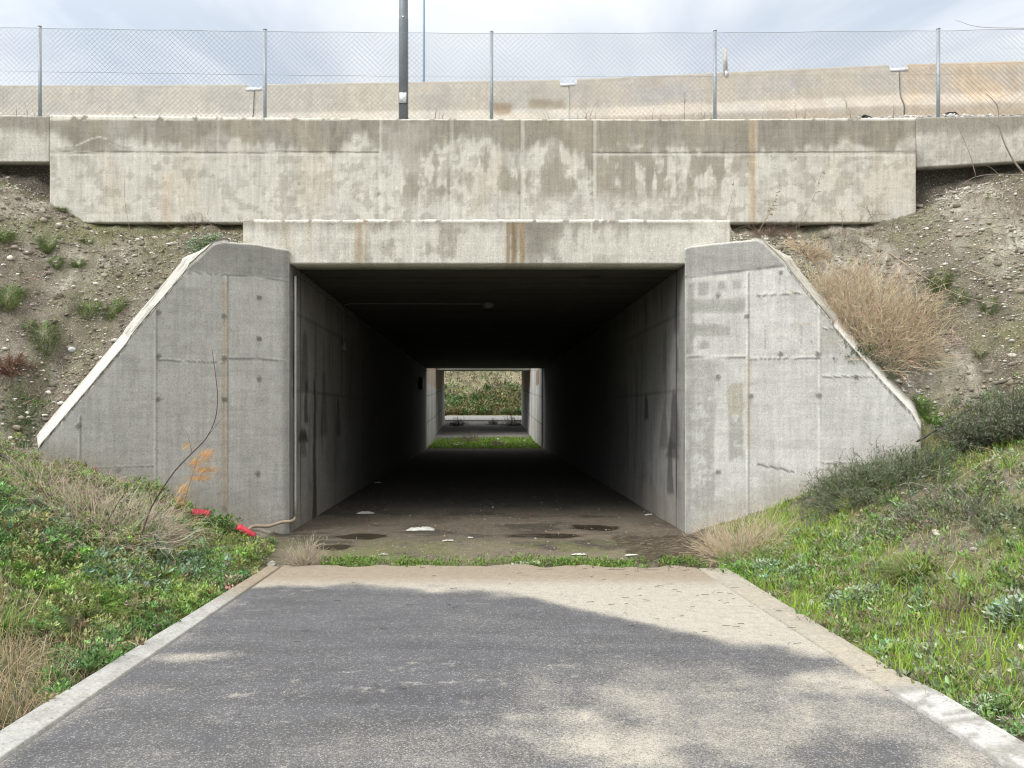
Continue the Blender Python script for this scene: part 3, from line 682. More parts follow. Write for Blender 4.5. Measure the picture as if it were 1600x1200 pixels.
# crossing road behind
x = np.linspace(-60, 60, 60); y = np.linspace(54.5, 60.5, 12); X, Y = np.meshgrid(x, y)
o = mk('crossing_road', np.stack([X, Y, hter(X, Y) * 0 + np.interp(Y, [52.8, 56, 61], [.85, 1.15, 1.30]) + .06], -1), [grid_faces(12, 60)], M['ground'], cols=np.tile([.19, .19, .185], (720, 1)), hgt=np.zeros(720)); tag(o, 'pale crossing road beyond the far underpass', 'road', kind='structure')

# highway verge on top of the fill
def ztop(x, y): return np.interp(y, [11.6, 12.2, 12.85, 13.3, 34.7], [5.86, 6.02, 6.50, 6.62, 6.64]) + .06 * ss(5.2, 7.5, x) * ss(12, 12.8, y) + (fbm(x * 2, y * 2, 3, 160) - .5) * .05
for nm, ya, yb, lb in (('highway_verge', YW + .27, Y1 + .2, 'gravel verge and carriageway on top of the underpass'), ('highway_verge', Y2 - .0, Y3, 'far carriageway above the second underpass')):
    x = cat(np.arange(-11, 13, .08), -11 - np.geomspace(.2, 380, 14), 13 + np.geomspace(.2, 380, 14)); y = cat(np.arange(ya, min(yb, ya + 3), .08), np.arange(ya + 3, yb, 1.), [yb])
    X, Y = np.meshgrid(x, y); Z = ztop(X, Y) if ya < 20 else 5.9 + 0 * X
    if ya < 20: Z = np.where((np.abs(X) > 6.38) & (Y < 12.12), 4.5, Z)
    c = np.tile([.36, .33, .28], X.shape + (1,)); c = mixc(c, np.array([.2, .17, .12]), ss(.45, .6, fbm(X * 2, Y * 2, 3, 161)) * .6)
    o = mk(nm, np.stack([X, Y, Z], -1), [grid_faces(len(y), len(x))], M['ground'], cols=c.reshape(-1, 3), hgt=np.zeros(X.size), smooth=True); tag(o, lb, 'verge', kind='structure')

# ------------------------------------------------------------------ chain link fence
FE = empty('chain_link_fence', (0, YF, 5.8), 'galvanised chain-link fence standing on top of the parapet', 'fence')
posts = [(-292, 38), (62, 43), (414, 48), (768, 51.5), (1117, 50), (1466, 47), (1815, 40)]
ftop = lambda x: CAMZ + (CY - np.interp(CX + x / YF * F, [p[0] for p in posts], [p[1] + 2.5 for p in posts])) * YF / F
for i, (a, b) in enumerate(posts):
    p0 = W(a + (1 if a == 62 else 0), 186, YF); p1 = W(a, b - 1, YF); p0[2] = 5.75
    g = Geo(); add_tube(g, [p0, p1], .027, (1, 1, 1), 12)
    po = mk('post', np.concatenate(g.V), g.Fq, M['galv'], FE, smooth=False)
    g = Geo(); add_tube(g, [p1 - [0, 0, .002], p1 + [0, 0, .012], p1 + [0, 0, .02]], np.array([.031, .031, .012]), (1, 1, 1), 12)
    cp = mk('post_cap', np.concatenate(g.V), g.Fq, M['galv'], po); cp.location = cp.location - FE.location
xa = (posts[0][0] - CX) / F * YF; xb = (posts[-1][0] - CX) / F * YF; w = .0405
nw = int((xb - xa) / w); nk = 37
i = np.arange(nw)[:, None]; k = np.arange(nk)[None, :]
xw = xa + i * w + ((k + i) % 2) * w * .98; zt_ = ftop(xa + i * w); dz = .0392
C = np.stack([xw, YF - .032 + .001 * (((k + i) % 2) * 2 - 1) + 0 * xw, zt_ - k * dz + 0 * xw], -1)
C += rng.normal(0, .0012, C.shape)
C = np.stack([C[:, :-1], C[:, 1:]], 2).reshape(-1, 2, 3)
V, Fc, cp = tubes(C, np.full(C.shape[:2], .0024), 4)
mk('wire_mesh', V, [Fc], M['wire'], FE)
for nm, dzt in (('tension_wire', .004), ('tension_wire', .68), ('tension_wire', 1.36)):
    xx = np.linspace(xa, xb, 120); g = Geo(); add_tube(g, np.stack([xx, 0 * xx + YF - .036, ftop(xx) - dzt + .004 * np.sin(xx * 5)], -1), .0022 if dzt > .1 else .003, (1, 1, 1), 4)
    mk(nm, np.concatenate(g.V), g.Fq, M['wire'], FE)

# ------------------------------------------------------------------ jersey barriers
ZT = 7.62
def byx(px_):          # depth of the barrier line under a measured column
    yt = np.interp(px_, [-800, 0, 378, 870, 905, 1390, 1420, 1600, 2200], [136, 133, 132, 125, 124, 103, 100, 94, 80])
    return (ZT - CAMZ) * F / (CY - yt) - .225
def barrier(p0, p1, label, tone, blot=()):
    a = np.array([(p0 - CX) / F * byx(p0), byx(p0)]); b = np.array([(p1 - CX) / F * byx(p1), byx(p1)])
    L = np.linalg.norm(b - a); t_ = (b - a) / L; nrm = np.array([-t_[1], t_[0]])
    H = 1.0
    s = np.unique(np.round(np.concatenate([np.linspace(0, L, int(L / .05)), [.14, .165, L - .165, L - .14]]), 4))
    hs = np.where((s < .15) | (s > L - .15), H - .095, H)
    # profile from front base, over the top, to back base
    pr = [(0, 0), (.0, .07), (.07, .17), (.15, .30), (.165, .45), (.18, .60), (.19, .72), (.20, .80), (.207, .835), (.225, .86), (.30, .865), (.375, .86), (.393, .835), (.41, .72), (.45, .30), (.60, .07), (.6, 0)]
    pr = [(q, z + .14 if z > 0 else 0) for q, z in pr]
    P = np.zeros((len(pr), len(s), 3))
    for r_, (q, z) in enumerate(pr):
        zz = np.minimum(z, hs) + 0 * hs
        P[r_, :, 0] = a[0] + t_[0] * s + nrm[0] * q; P[r_, :, 1] = a[1] + t_[1] * s + nrm[1] * q; P[r_, :, 2] = ZT - H + zz
    # refine between profile rows for colour detail
    rr = np.linspace(0, len(pr) - 1, 60); lo = np.floor(rr).astype(int); hi = np.minimum(lo + 1, len(pr) - 1); fr = (rr - lo)[:, None, None]
    P = P[lo] * (1 - fr) + P[hi] * fr; n0, n1 = P.shape[:2]; V = P.reshape(-1, 3)
    px, py = pix(V[:, 0], V[:, 1], V[:, 2]); x, z = V[:, 0], V[:, 2]
    tn = np.array(tone); c = np.tile(tn, (len(V), 1)); n = fbm(x * 1.3, z * 1.5, 4, 181); st = fbm(x * 6, z * 1.2, 4, 182)
    c = mixc(c, np.array([.40, .39, .37]), ss(.45, .65, n) * .55); c = mixc(c, tn * .75, ss(.5, .7, st) * .4)
    c = mixc(c, tn * .6, ss(.08, 0, ZT - z + .03 * (st - .5)) * .6); c = mixc(c, tn * np.array([1.1, 1.0, .85]), ss(.25, .0, z - (ZT - H)) * .4)
    for q in blot: c = mixc(c, np.array(q[5]), bx_(px + wobble(x, z, 183, 14), py + wobble(x, z, 184, 8), q[0], q[1], q[2], q[3], 5) * q[4])
    e0 = np.arange(n0) * n1; e1 = e0 + n1 - 1
    origin = np.array([(a[0] + b[0]) / 2, (a[1] + b[1]) / 2, ZT - H])
    o = mk('jersey_barrier', V, [grid_faces(n0, n1), e0[::-1][None], e1[None]], M['barrier'], cols=np.clip(c, 0, .8), hgt=np.zeros(len(V)), origin=origin)
    tag(o, label, 'barrier', 'concrete barriers along the carriageway')
    return o, a, b, t_, nrm, L, H
bspec = [(-760, 391.5, 'pale grey-beige barrier at the far left, behind the two left fence posts', (.50, .47, .41), ()),
         (392.2, 889.3, 'beige barrier behind the lamp post with brown blotches near its right end', (.50, .46, .39), ((800 - 28, 803, 158, 176, .8, (.25, .17, .10)), (828, 880, 153, 170, .7, (.26, .21, .13)), (650, 690, 150, 165, .3, (.3, .3, .3)))),
         (888.7, 1411.9, 'long grey barrier with a white marker on top, right of the middle post', (.47, .42, .35), ((1000, 1100, 135, 160, .3, (.36, .38, .42)), (1150, 1250, 120, 150, .3, (.36, .37, .40)))),
         (1413.5, 1960, 'orange-tinted barrier at the far right behind the last fence post', (.55, .44, .32), ())]
BO = []
for q in bspec: BO.append(barrier(*q))
for k in (0, 1, 2):
    o, a, b, t_, nrm, L, H = BO[k]
    ce = b; g = Geo(); z0 = ZT - .095
    for s0, s1, q0, q1, za, zb in ((-.148, .148, .2, .4, z0 - .02, z0 + .012), (-.145, .145, .180, .199, z0 - .035, z0 + .016)):
        P = [[b[0] + t_[0] * s + nrm[0] * q, b[1] + t_[1] * s + nrm[1] * q, z] for z in (za, zb) for q in (q0, q1) for s in (s0, s1)]
        g.add(P, [np.array([[0, 2, 3, 1], [4, 5, 7, 6], [0, 1, 5, 4], [2, 6, 7, 3], [0, 4, 6, 2], [1, 3, 7, 5]])], (1, 1, 1))
    mk('joint_plate', np.concatenate(g.V), g.Fq, M['white'], o)
def slot(o, px_, wpx, hh=.10):
    Y = float(byx(px_)) - .02; x0 = (px_ - CX) / F * Y; w_ = wpx / F * Y / 2
    zb = float(ztop(np.array(x0), np.array(Y)))
    an = np.linspace(0, math.pi, 11); n = len(an); base = []
    jag = 1 + rng.normal(0, .12, n)
    for yy_ in (Y - .08, Y + .10):
        for q, j in zip(an, jag): base.append([x0 + w_ * np.cos(q) * .98, yy_, zb - .04 + (hh + .03) * np.sin(q) ** .5 * j])
    V = np.array(base); i = np.arange(n)
    F1 = i[None]; F2 = (i + n)[::-1][None]; S_ = np.stack([i[:-1], i[1:], i[1:] + n, i[:-1] + n], -1)
    return mk('slot_opening', V, [F1, F2, S_], M['black'], o)  # near-black block standing in for the shaded opening of a lifting slot
slot(BO[2][0], 1347, 24, .07); slot(BO[2][0], 1210, 22, .05); slot(BO[3][0], 1482, 24, .07)

# marker post above the third barrier
p = W(1133, 96, 13.6); V, Fc = boxv(p[0] - .035, p[0] + .035, 13.55, 13.58, ZT - .06, W(1133, 78, 13.6)[2])
V[4:, 0] += -.02; g = Geo().add(V, [Fc], (1, 1, 1)); o = mkg('marker_strip', g, M['rag']); tag(o, 'narrow faded white marker strip standing on the grey barrier', 'marker')
V, Fc = boxv(p[0] - .02, p[0] + .02, 13.52, 13.60, ZT - .09, ZT + .0)
mk('foot', V, [Fc], M['white'], o)

# lamp post, with number plate
g = Geo(); Yp = 12.35; p0 = W(630.5, 187, Yp); r0 = .078
LP = empty('lamp_post', (p0[0], Yp, 5.9), 'thick grey lamp post with a small white plate, behind the fence', 'lamp post')
zs = np.array([5.9, 7.9, 7.93, 7.95, 13.5, 14]); add_tube(g, np.stack([zs * 0 + p0[0], zs * 0 + Yp, zs], -1), np.array([r0, r0 * .98, r0 * .98, r0 * .93, r0 * .6, r0 * .55]), (1, 1, 1), 24)
g2_ = mk('pole', np.concatenate(g.V), g.Fq, M['polegrey'], LP, smooth=False)
V, Fc = boxv(p0[0] - .058, p0[0] + .055, Yp - r0 - .008, Yp - r0 + .012, W(0, 164, Yp)[2], W(0, 148, Yp)[2]); mk('plate', V, [Fc], M['white'], LP)
V, Fc = boxv(p0[0] - .068, p0[0] + .065, Yp - r0 - .004, Yp - r0 + .03, W(0, 165.5, Yp)[2], W(0, 146.5, Yp)[2]); mk('plate_backing', V, [Fc], M['black'], LP)
V, Fc = boxv(p0[0] - .012, p0[0] + .012, Yp - r0 - .006, Yp, W(0, 31, Yp)[2], W(0, 29, Yp)[2]); mk('bolt', V, [Fc], M['white'], LP)
g = Geo(); add_tube(g, [W(612, -900, Yp), W(618, -860, Yp) + [0, .0, .1], W(630.5, -850, Yp)], .03, (1, 1, 1), 8)
g = Geo(); Yq = 30; p0 = W(662.3, 200, Yq); zs = np.array([6.2, 24.]); add_tube(g, np.stack([zs * 0 + p0[0], zs * 0 + Yq, zs], -1), np.array([.05, .04]), (1, 1, 1), 12)
o = mk('distant_mast', np.concatenate(g.V), g.Fq, M['bluepole']); tag(o, 'thin blue-grey mast far behind the barriers, right of the lamp post', 'mast')

# ------------------------------------------------------------------ conduit in the tunnel
CO = empty('electrical_conduit', (XL + .05, YM + .4, .2), 'pale electrical conduit climbing the left inner corner and branching over the tunnel ceiling', 'conduit')
xw_ = XL + .035
def cpart(name, pts, r, mat, n=20, sides=8):
    g = Geo(); add_tube(g, spline(pts, n), r, (1, 1, 1), sides); return mk(name, np.concatenate(g.V), g.Fq, M[mat], CO, smooth=False)
Yc = (xw_) * F / (461.5 - CX)
z_ = lambda py: CAMZ - (py - CY) * Yc / F
cpart('riser_pipe', [(xw_, Yc, z_(808)), (xw_, Yc, z_(700)), (xw_, Yc, z_(560)), (xw_, Yc, z_(432))], .016, 'pvc', 12)
lowp = [(xw_, Yc, z_(808))]; lowp += [tuple(W(a, b, yq)) for a, b, yq in ((457, 814, 10.05), (440, 816, 10.0), (420, 822, 9.88), (402, 822, 9.8), (392, 824, 9.72), (386, 832, 9.68))]
cpart('muddy_bend', lowp, .022, 'brownpipe', 24)
zc = 3.50
cpart('wall_cable', [(xw_, Yc, z_(432)), (xw_, Yc + .15, zc - .02), (xw_, Yc + 1, zc), (xw_, 15.2, zc - .03), (xw_, 19, zc), (xw_, 25, zc - .02), (xw_, Y1, zc)], .013, 'pvcdark', 40)
Yb = xw_ * F / (537 - CX)
cpart('ceiling_cable', [(xw_, Yb, 3.50), (xw_ + .06, Yb, 3.575), (xw_ + .4, Yb, 3.585), (0, Yb, 3.582), (.02, Yb, 3.585)], .010, 'pvcdark', 24)
cpart('drop_pipe', [(xw_, Yb, 3.5), (xw_, Yb, 3.0), (xw_, Yb, CAMZ - (545 - CY) * Yb / F)], .010, 'pvcdark', 6)
V, Fc = boxv(xw_ - .03, xw_ + .05, Yb - .07, Yb + .07, 2.72, 2.90); mk('switch_box', V, [Fc], M['pvcdark'], CO)
g = Geo(); add_tube(g, [(.08, Yb, 3.602), (.08, Yb, 3.54), (.08, Yb, 3.50)], np.array([.1, .1, .06]), (1, 1, 1), 14); mk('lamp_holder', np.concatenate(g.V), g.Fq, M['pvcdark'], CO)
Yx = xw_ * F / (657 - CX); V, Fc = boxv(xw_ - .03, xw_ + .1, Yx - .5, Yx + .4, 2.55, 3.0); mk('junction_box', V, [Fc], M['black'], CO)

exec_after = True
# ------------------------------------------------------------------ red pipes, hoses, litter
g1p, g2p = G(297, 803), G(325, 806)
def pipe(name, pts, r, mat, label, cat_, hollow=False, n=16):
    g = Geo(); s = spline(pts, n); rr = np.broadcast_to(np.asarray(r, float), (n,)) if np.ndim(r) == 0 else np.interp(np.linspace(0, 1, n), np.linspace(0, 1, len(r)), r)
    add_tube(g, s, rr, (1, 1, 1), 14); o = mk(name, np.concatenate(g.V), g.Fq, M[mat]); return tag(o, label, cat_)
def upon(px_, py_, dz=0.03):
    q = G(px_, py_); return q + np.array([0, 0, dz])
def face_pt(px_, py_, d=.25):
    Y = float(wingY(px_)) - d; return W(px_, py_, Y)
pipe('plastic_pipe', [face_pt(298, 799, .45), face_pt(306, 802, .45), face_pt(326, 805, .45)], [.03, .05, .06, .058], 'red', 'short bright red plastic pipe end poking out below the orange plant', 'pipe', n=10)
pipe('plastic_pipe', [face_pt(371, 823, .65), face_pt(385, 831, .67), face_pt(398, 838, .69)], [.045, .045, .04], 'red', 'pinkish red plastic pipe lying in the greenery by the muddy grey conduit', 'pipe', n=10)
pipe('plastic_strap', [face_pt(398, 837, .69), face_pt(405, 843, .71), face_pt(412, 845, .73), face_pt(419, 848, .75)], [.012, .016, .014, .018], 'red', 'torn red plastic end trailing below the pinkish pipe', 'plastic scrap', n=14)
pipe('black_hose', [W(a_, b_, G(a_, b_)[1] - .15) for a_, b_ in ((1398, 712), (1422, 696), (1448, 681), (1475, 664), (1500, 648), (1515, 640))], .013, 'black', 'black hose emerging from the right shrub beside the wing wall tip', 'hose', n=24)
pipe('black_hose', [upon(-60, 680), upon(-20, 702, .05), upon(0, 716, .05), upon(22, 733, .05), upon(50, 753, .01)], .018, 'black', 'black hose lying at the left edge below the wing wall tip', 'hose', n=24)
def rag(name, px_, py_, wpx, hpx, label, cat_, mat='rag', seed=0, dz=.02):
    b = G(px_, py_, 2.5, 30) if py_ < 880 else G(px_, py_); Y = b[1]; w_ = wpx / F * Y; nx, ny = 16, 8
    u = np.linspace(-.5, .5, nx); v = np.linspace(-.5, .5, ny); U, Vv = np.meshgrid(u, v)
    nz = fbm(U * 7 + seed, Vv * 5 + seed, 3, 200 + seed)
    X = b[0] + U * w_ + (nz - .5) * .05; Yv = Y + Vv * w_ * .35 * (.5 + nz) + .1 * U * w_; Z = b[2] + .012 + (.25 + 1.3 * np.abs(nz - .5)) * (hpx / F * Y) * (1 - (2 * Vv) ** 2) * (1 - (2 * U) ** 4)
    V = np.stack([X, Yv, Z], -1).reshape(-1, 3); lo = V - [0, 0, .006]; f = grid_faces(ny, nx)
    i = np.arange(nx * ny).reshape(ny, nx); rim = np.concatenate([i[0], i[1:, -1], i[-1, -2::-1], i[-2:0:-1, 0]]); rl = rim + nx * ny
    o = mk(name, np.concatenate([V, lo]), [f, f[:, ::-1] + nx * ny, np.stack([rl, np.roll(rl, -1), np.roll(rim, -1), rim], -1)], M[mat])
    return tag(o, label, cat_)
rag('plastic_rag', 657, 829, 44, 9, 'crumpled whitish rag on the mud in the middle of the tunnel mouth', 'litter', seed=1)
rag('plastic_rag', 571, 803, 26, 7, 'small pale rag deeper on the left side of the tunnel floor', 'litter', seed=2)
rag('plastic_scrap', 822, 881, 46, 5, 'flat white plastic strip in the thin grass at the road end', 'litter', seed=3)
rag('plastic_scrap', 987, 869, 20, 4, 'small pale scrap at the right of the grass line in the tunnel mouth', 'litter', seed=4)
rag('plastic_scrap', 1014, 806, 11, 5, 'tiny white scrap by the foot of the right tunnel wall', 'litter', seed=5)
rag('paper_scrap', 424, 884, 12, 10, 'pale litter scrap at the lower left edge of the dry twig clump', 'litter', seed=6)
rag('paper_scrap', 1472, 1050, 20, 12, 'white litter half hidden in the green grass on the right bank', 'litter', seed=7)

# ------------------------------------------------------------------ stones
def stones(P, r, col, flat=.6):
    ico = np.array([[0, 0, 1], [.894, 0, .447], [.276, .851, .447], [-.724, .526, .447], [-.724, -.526, .447], [.276, -.851, .447], [.724, .526, -.447], [-.276, .851, -.447], [-.894, 0, -.447], [-.276, -.851, -.447], [.724, -.526, -.447], [0, 0, -1]])
    f = np.array([[0, 1, 2], [0, 2, 3], [0, 3, 4], [0, 4, 5], [0, 5, 1], [1, 6, 2], [2, 7, 3], [3, 8, 4], [4, 9, 5], [5, 10, 1], [2, 6, 7], [3, 7, 8], [4, 8, 9], [5, 9, 10], [1, 10, 6], [6, 11, 7], [7, 11, 8], [8, 11, 9], [9, 11, 10], [10, 11, 6]])
    N = len(P); an = rng.uniform(0, 6.28, N); sx = rng.uniform(.7, 1.35, (N, 1)); sc = np.stack([sx[:, 0], 1 / sx[:, 0], flat * 1.15 * rng.uniform(.7, 1.2, N)], -1)
    V = ico[None] * (1 + rng.normal(0, .2, (N, 12, 1))) * sc[:, None] * r[:, None, None]
    x = V[..., 0] * np.cos(an)[:, None] - V[..., 1] * np.sin(an)[:, None]; y = V[..., 0] * np.sin(an)[:, None] + V[..., 1] * np.cos(an)[:, None]
    V = np.stack([x, y, V[..., 2]], -1) + P[:, None]
    Fi = (f[None] + (np.arange(N) * 12)[:, None, None]).reshape(-1, 3)
    return V.reshape(-1, 3), Fi, np.repeat(col, 12, axis=0)
def scatter(n, x0, x1, y0, y1, y1max=11.66):
    x = rng.uniform(x0, x1, n); y = rng.uniform(y0, y1, n); z = hter(x, y); px, py = pix(x, y, z)
    # keep away from the step buried inside the walls
    ax = np.abs(x); xx0 = np.where(x < 0, -XL, XR); d = (ax - xx0) * .54 + (y - YM) * .842
    bad = (ax < 5.15) & (ax > 2.4) & (d > -.03) & (d < WT + .03)
    return x[~bad], y[~bad], z[~bad], px[~bad], py[~bad]
x, y, z, px, py = scatter(60000, -9, 10.5, 7.6, 11.68)
ax = np.abs(x); dens = np.where(x > 0, .9, .55) * ss(.3, .6, fbm(x * 1.4, y * 1.4, 3, 211)) + .1
behind = ((ax - 2.6) * .54 + (y - YM) * .842) > 0
keep = (rng.random(len(x)) < dens) & ((ax > 5.2) | behind) & (ax > 2.9) & ~((y > 11.36) & (ax < 6.45))
x, y, z = x[keep], y[keep], z[keep]
r = np.clip(rng.lognormal(-4.75, .6, len(x)), .004, .045)
tint = rng.random((len(x), 1)); cs = np.where(tint < .75, np.array([.56, .54, .49]), np.array([.26, .225, .18])) * rng.uniform(.6, 1.25, (len(x), 1))
g = Geo(); Vs, Fs, Cs = stones(np.stack([x, y, z + r * .25], -1), r, cs); g.add(Vs, [Fs], Cs)
# stones among the grass, on the verge and on the tunnel floor
x, y, z, px, py = scatter(2600, 2.55, 7, 3.2, 9); k_ = rng.random(len(x)) < .35 * ss(.45, .6, fbm(x * 1.4, y * 1.4, 3, 212)) + .06; x, y, z = x[k_], y[k_], z[k_]; r = np.clip(rng.lognormal(-4.5, .5, len(x)), .006, .04)
Vs, Fs, Cs = stones(np.stack([x, y, z + r * .3], -1), r, np.tile([.5, .48, .43], (len(x), 1)) * rng.uniform(.6, 1.2, (len(x), 1))); g.add(Vs, [Fs], Cs)
x = rng.uniform(-2.5, 2.6, 900); y = 8 + rng.exponential(3.0, 900); z = hter(x, y); r = np.clip(rng.lognormal(-5.1, .4, 900), .003, .02)
Vs, Fs, Cs = stones(np.stack([x, y, z + r * .3], -1), r, np.tile([.34, .31, .26], (900, 1)) * rng.uniform(.4, 1.3, (900, 1))); g.add(Vs, [Fs], Cs)
x, y, z, px, py = scatter(16000, -9, 10.5, 8.3, 11.68); ax = np.abs(x); behind = ((ax - 2.6) * .54 + (y - YM) * .842) > 0
k_ = ((ax > 5.2) | behind) & (ax > 2.9) & ~((y > 11.36) & (ax < 6.45)) & (rng.random(len(x)) < ss(.4, .6, fbm(x * 2, y * 2, 3, 215)) * .8 + .05); x, y, z = x[k_], y[k_], z[k_]; r = np.clip(rng.lognormal(-3.95, .5, len(x)), .008, .07)
Vs, Fs, Cs = stones(np.stack([x, y, z - r * .1], -1), r, np.tile([.25, .22, .175], (len(x), 1)) * rng.uniform(.55, 1.2, (len(x), 1)), .7); g.add(Vs, [Fs], Cs)
o = mkg('pebbles', g, M['stone'], origin=(0, 10, 3)); tag(o, 'pale pebbles and earth clods strewn over the bare slopes', 'pebbles', kind='stuff')
g = Geo(); x = rng.uniform(6.0, 10, 2600); y = rng.uniform(11.95, 13.3, 2600); k_ = rng.random(2600) < ss(5.9, 7, x); x, y = x[k_], y[k_]; z = ztop(x, y); r = np.clip(rng.lognormal(-4.1, .35, len(x)), .008, .035)
Vs, Fs, Cs = stones(np.stack([x, y, z + r * .4], -1), r, np.tile([.55, .54, .52], (len(x), 1)) * rng.uniform(.6, 1.2, (len(x), 1)), .8); g.add(Vs, [Fs], Cs)
o = mkg('gravel', g, M['stone']); tag(o, 'pale crushed gravel at the foot of the orange-tinted barrier', 'gravel', kind='stuff')
for q, rr, cc_, lb in (((113, 549), .055, (.55, .55, .56), 'whitish rock on the bare slope left of the left wing wall'), ((1553, 714), .05, (.52, .46, .38), 'pale tan rock under the big dark green shrub'),
                       ((1587, 1172), .05, (.62, .58, .48), 'rounded cream stone beside the right gutter strip at the frame edge'), ((1572, 1145), .022, (.5, .47, .4), 'small cream stone just behind the gutter at the lower right'), ((70, 652), .05, (.5, .48, .43), 'flat pale stone at the tip of the left wing wall'), ((40, 396), .035, (.6, .6, .58), 'small white stone by the grass tufts at the upper left')):
    b = G(*q); N = 1; Vs, Fs, Cs = stones(b[None] + [[0, 0, rr * .35]], np.array([rr]), np.array([cc_])); 
    o = mk('rock', Vs, [Fs], M['stone'], cols=Cs, smooth=True); tag(o, lb, 'rock')
    bv = o.modifiers.new('sub', 'SUBSURF'); bv.levels = 2; bv.render_levels = 2

# ------------------------------------------------------------------ plants
def blades(g, P, L, w, lean, col, seg=3, az=None, curl=1.6):
    N = len(P)
    if az is None: az = rng.uniform(0, 2 * math.pi, N)
    d = np.stack([np.cos(az), np.sin(az), 0 * az], -1); sdv = az + rng.uniform(.8, 2.3, N); sd_ = np.stack([np.cos(sdv), np.sin(sdv), 0 * az], -1)
    V = []; 
    for k in range(seg + 1):
        t = k / seg; c_ = P + d * (L * lean * t ** curl)[:, None] + np.array([0, 0, 1.]) * (L * (t - .45 * lean * t * t))[:, None]
        ww = w * (1 - t ** 1.5) * .5
        if k < seg: V += [c_ - sd_ * ww[:, None], c_ + sd_ * ww[:, None]]
        else: V.append(c_)
    m = 2 * seg + 1; V = np.stack(V, 1).reshape(-1, 3); b = (np.arange(N) * m)[:, None]
    q = np.concatenate([b + np.array([[2 * k, 2 * k + 1, 2 * k + 3, 2 * k + 2]]) for k in range(seg - 1)]) if seg > 1 else np.zeros((0, 4), int)
    t3 = b + np.array([[2 * seg - 2, 2 * seg - 1, 2 * seg]])
    g.add(V, [q, t3], np.repeat(col, m, axis=0))
def leaves(g, P, L, w, tilt, col, az=None):
    """folded pointed-oval leaves growing outwards from P"""
    N = len(P)
    if az is None: az = rng.uniform(0, 2 * math.pi, N)
    ct, st = np.cos(tilt), np.sin(tilt)
    d = np.stack([np.cos(az) * ct, np.sin(az) * ct, st], -1); s = np.stack([-np.sin(az), np.cos(az), 0 * az], -1)
    rol = rng.uniform(-.5, .5, N)[:, None]; up = np.cross(d, s) * -1; s = s * np.cos(rol) + up * np.sin(rol)
    up = np.cross(d, s) * -1
    Lc, wc = L[:, None], w[:, None]
    base = P; tip = P + d * Lc + up * (-.12 * Lc)
    a1 = P + d * Lc * .35; a2 = P + d * Lc * .75
    V = np.stack([base, a1 + s * wc * .5 + up * wc * .18, a2 + s * wc * .36 + up * wc * .1, tip, a2 - s * wc * .36 + up * wc * .1, a1 - s * wc * .5 + up * wc * .18], 1).reshape(-1, 3)
    b = (np.arange(N) * 6)[:, None]
    g.add(V, [b + np.array([[0, 1, 2, 3]]), b + np.array([[0, 3, 4, 5]])], np.repeat(col, 6, axis=0))
def jit(c, n, k=.25, hue=.08):
    c = np.asarray(c, float); return np.clip(c * rng.uniform(1 - k, 1 + k, (n, 1)) * (1 + rng.normal(0, hue, (n, 3))), .004, .9)
def pick(cols, n, p=None):
    return np.array(cols)[rng.choice(len(cols), n, p=p)]
def rosettes(g, x, y, z, n, R0, R1, cols, lw=.45, tilt=(.1, 1.2), up=.06):
    """leafy low plants: n leaves round each centre"""
    N = len(x); rep = np.repeat(np.arange(N), n); M_ = len(rep)
    s = rng.uniform(.6, 1.3, N)[rep]; L = rng.uniform(R0, R1, M_) * s
    az = rng.uniform(0, 6.283, M_); off = rng.uniform(0, 1, M_) * R1 * s
    P = np.stack([x[rep] + np.cos(az) * off, y[rep] + np.sin(az) * off, z[rep] + rng.uniform(0, up, M_) * s], -1)
    c_ = cols[rep] * rng.uniform(.7, 1.3, (M_, 1))
    leaves(g, P, L, L * lw, rng.uniform(*tilt, M_), c_, az + rng.normal(0, .5, M_))

# --- left bank ground cover
g = Geo()
x, y, z, px, py = scatter(24000, -6.6, -2.30, 2.7, 9.4)
ok = (px > -450) & ((y < 8.6) | (np.abs(x) < 4.9)) & (x < edgeL(np.clip(y, 2, 8)) - .10 - .55 * (fbm(y * 4, y * 0, 4, 220) - .42))
road_end = (y > 7.75) & (x > -2.2 - .22 * (y - 7.75)); ok &= ~road_end
ok &= ~((px < 330) & (py < 745 + 0 * px) & (rng.random(len(px)) < .75)); ok &= rng.random(len(x)) < .55 + .45 * ss(.35, .55, fbm(x * 1.8, y * 1.8, 3, 221))
x, y, z, px, py = x[ok], y[ok], z[ok], px[ok], py[ok]
sp = fbm(x * 1.1, y * 1.1, 3, 222); sp2 = fbm(x * 2.3, y * 2.3, 3, 223)
drym = (px < 60) & (py > 960) | ((sp2 < .44) & (rng.random(len(x)) < .6))
glau = ((px - 200) / 75) ** 2 + ((py - 905) / 38) ** 2 < 1
glau |= ((px - 300) / 60) ** 2 + ((py - 880) / 28) ** 2 < 1
glau |= ((px - 60) / 60) ** 2 + ((py - 830) / 35) ** 2 < 1
glau &= rng.random(len(x)) < .4
col = np.where((sp > .5)[:, None], np.array([.20, .31, .075]), np.array([.13, .24, .075])); col[glau] = [.20, .28, .15]; col[sp2 > .58] = [.25, .30, .11]; col[rng.random(len(x)) < .10] = [.30, .25, .17]
k_ = ~drym; hh_ = .02 + .20 * ss(.4, .75, fbm(x * 3, y * 3, 3, 224)); rosettes(g, x[k_], y[k_], z[k_] + hh_[k_] * rng.random(k_.sum()), 16, .018, .036, jit(col[k_], k_.sum(), .45, .12), .5, up=.05)
gl = glau & k_ & (rng.random(len(x)) < .5); rosettes(g, x[gl], y[gl], z[gl] + .05, 7, .03, .06, jit([.22, .33, .22], gl.sum(), .2), .55)
o = mkg('ground_cover', g, M['veg'], origin=(-4, 6, 0)); tag(o, 'leafy green weeds covering the left bank', 'weeds', kind='stuff')
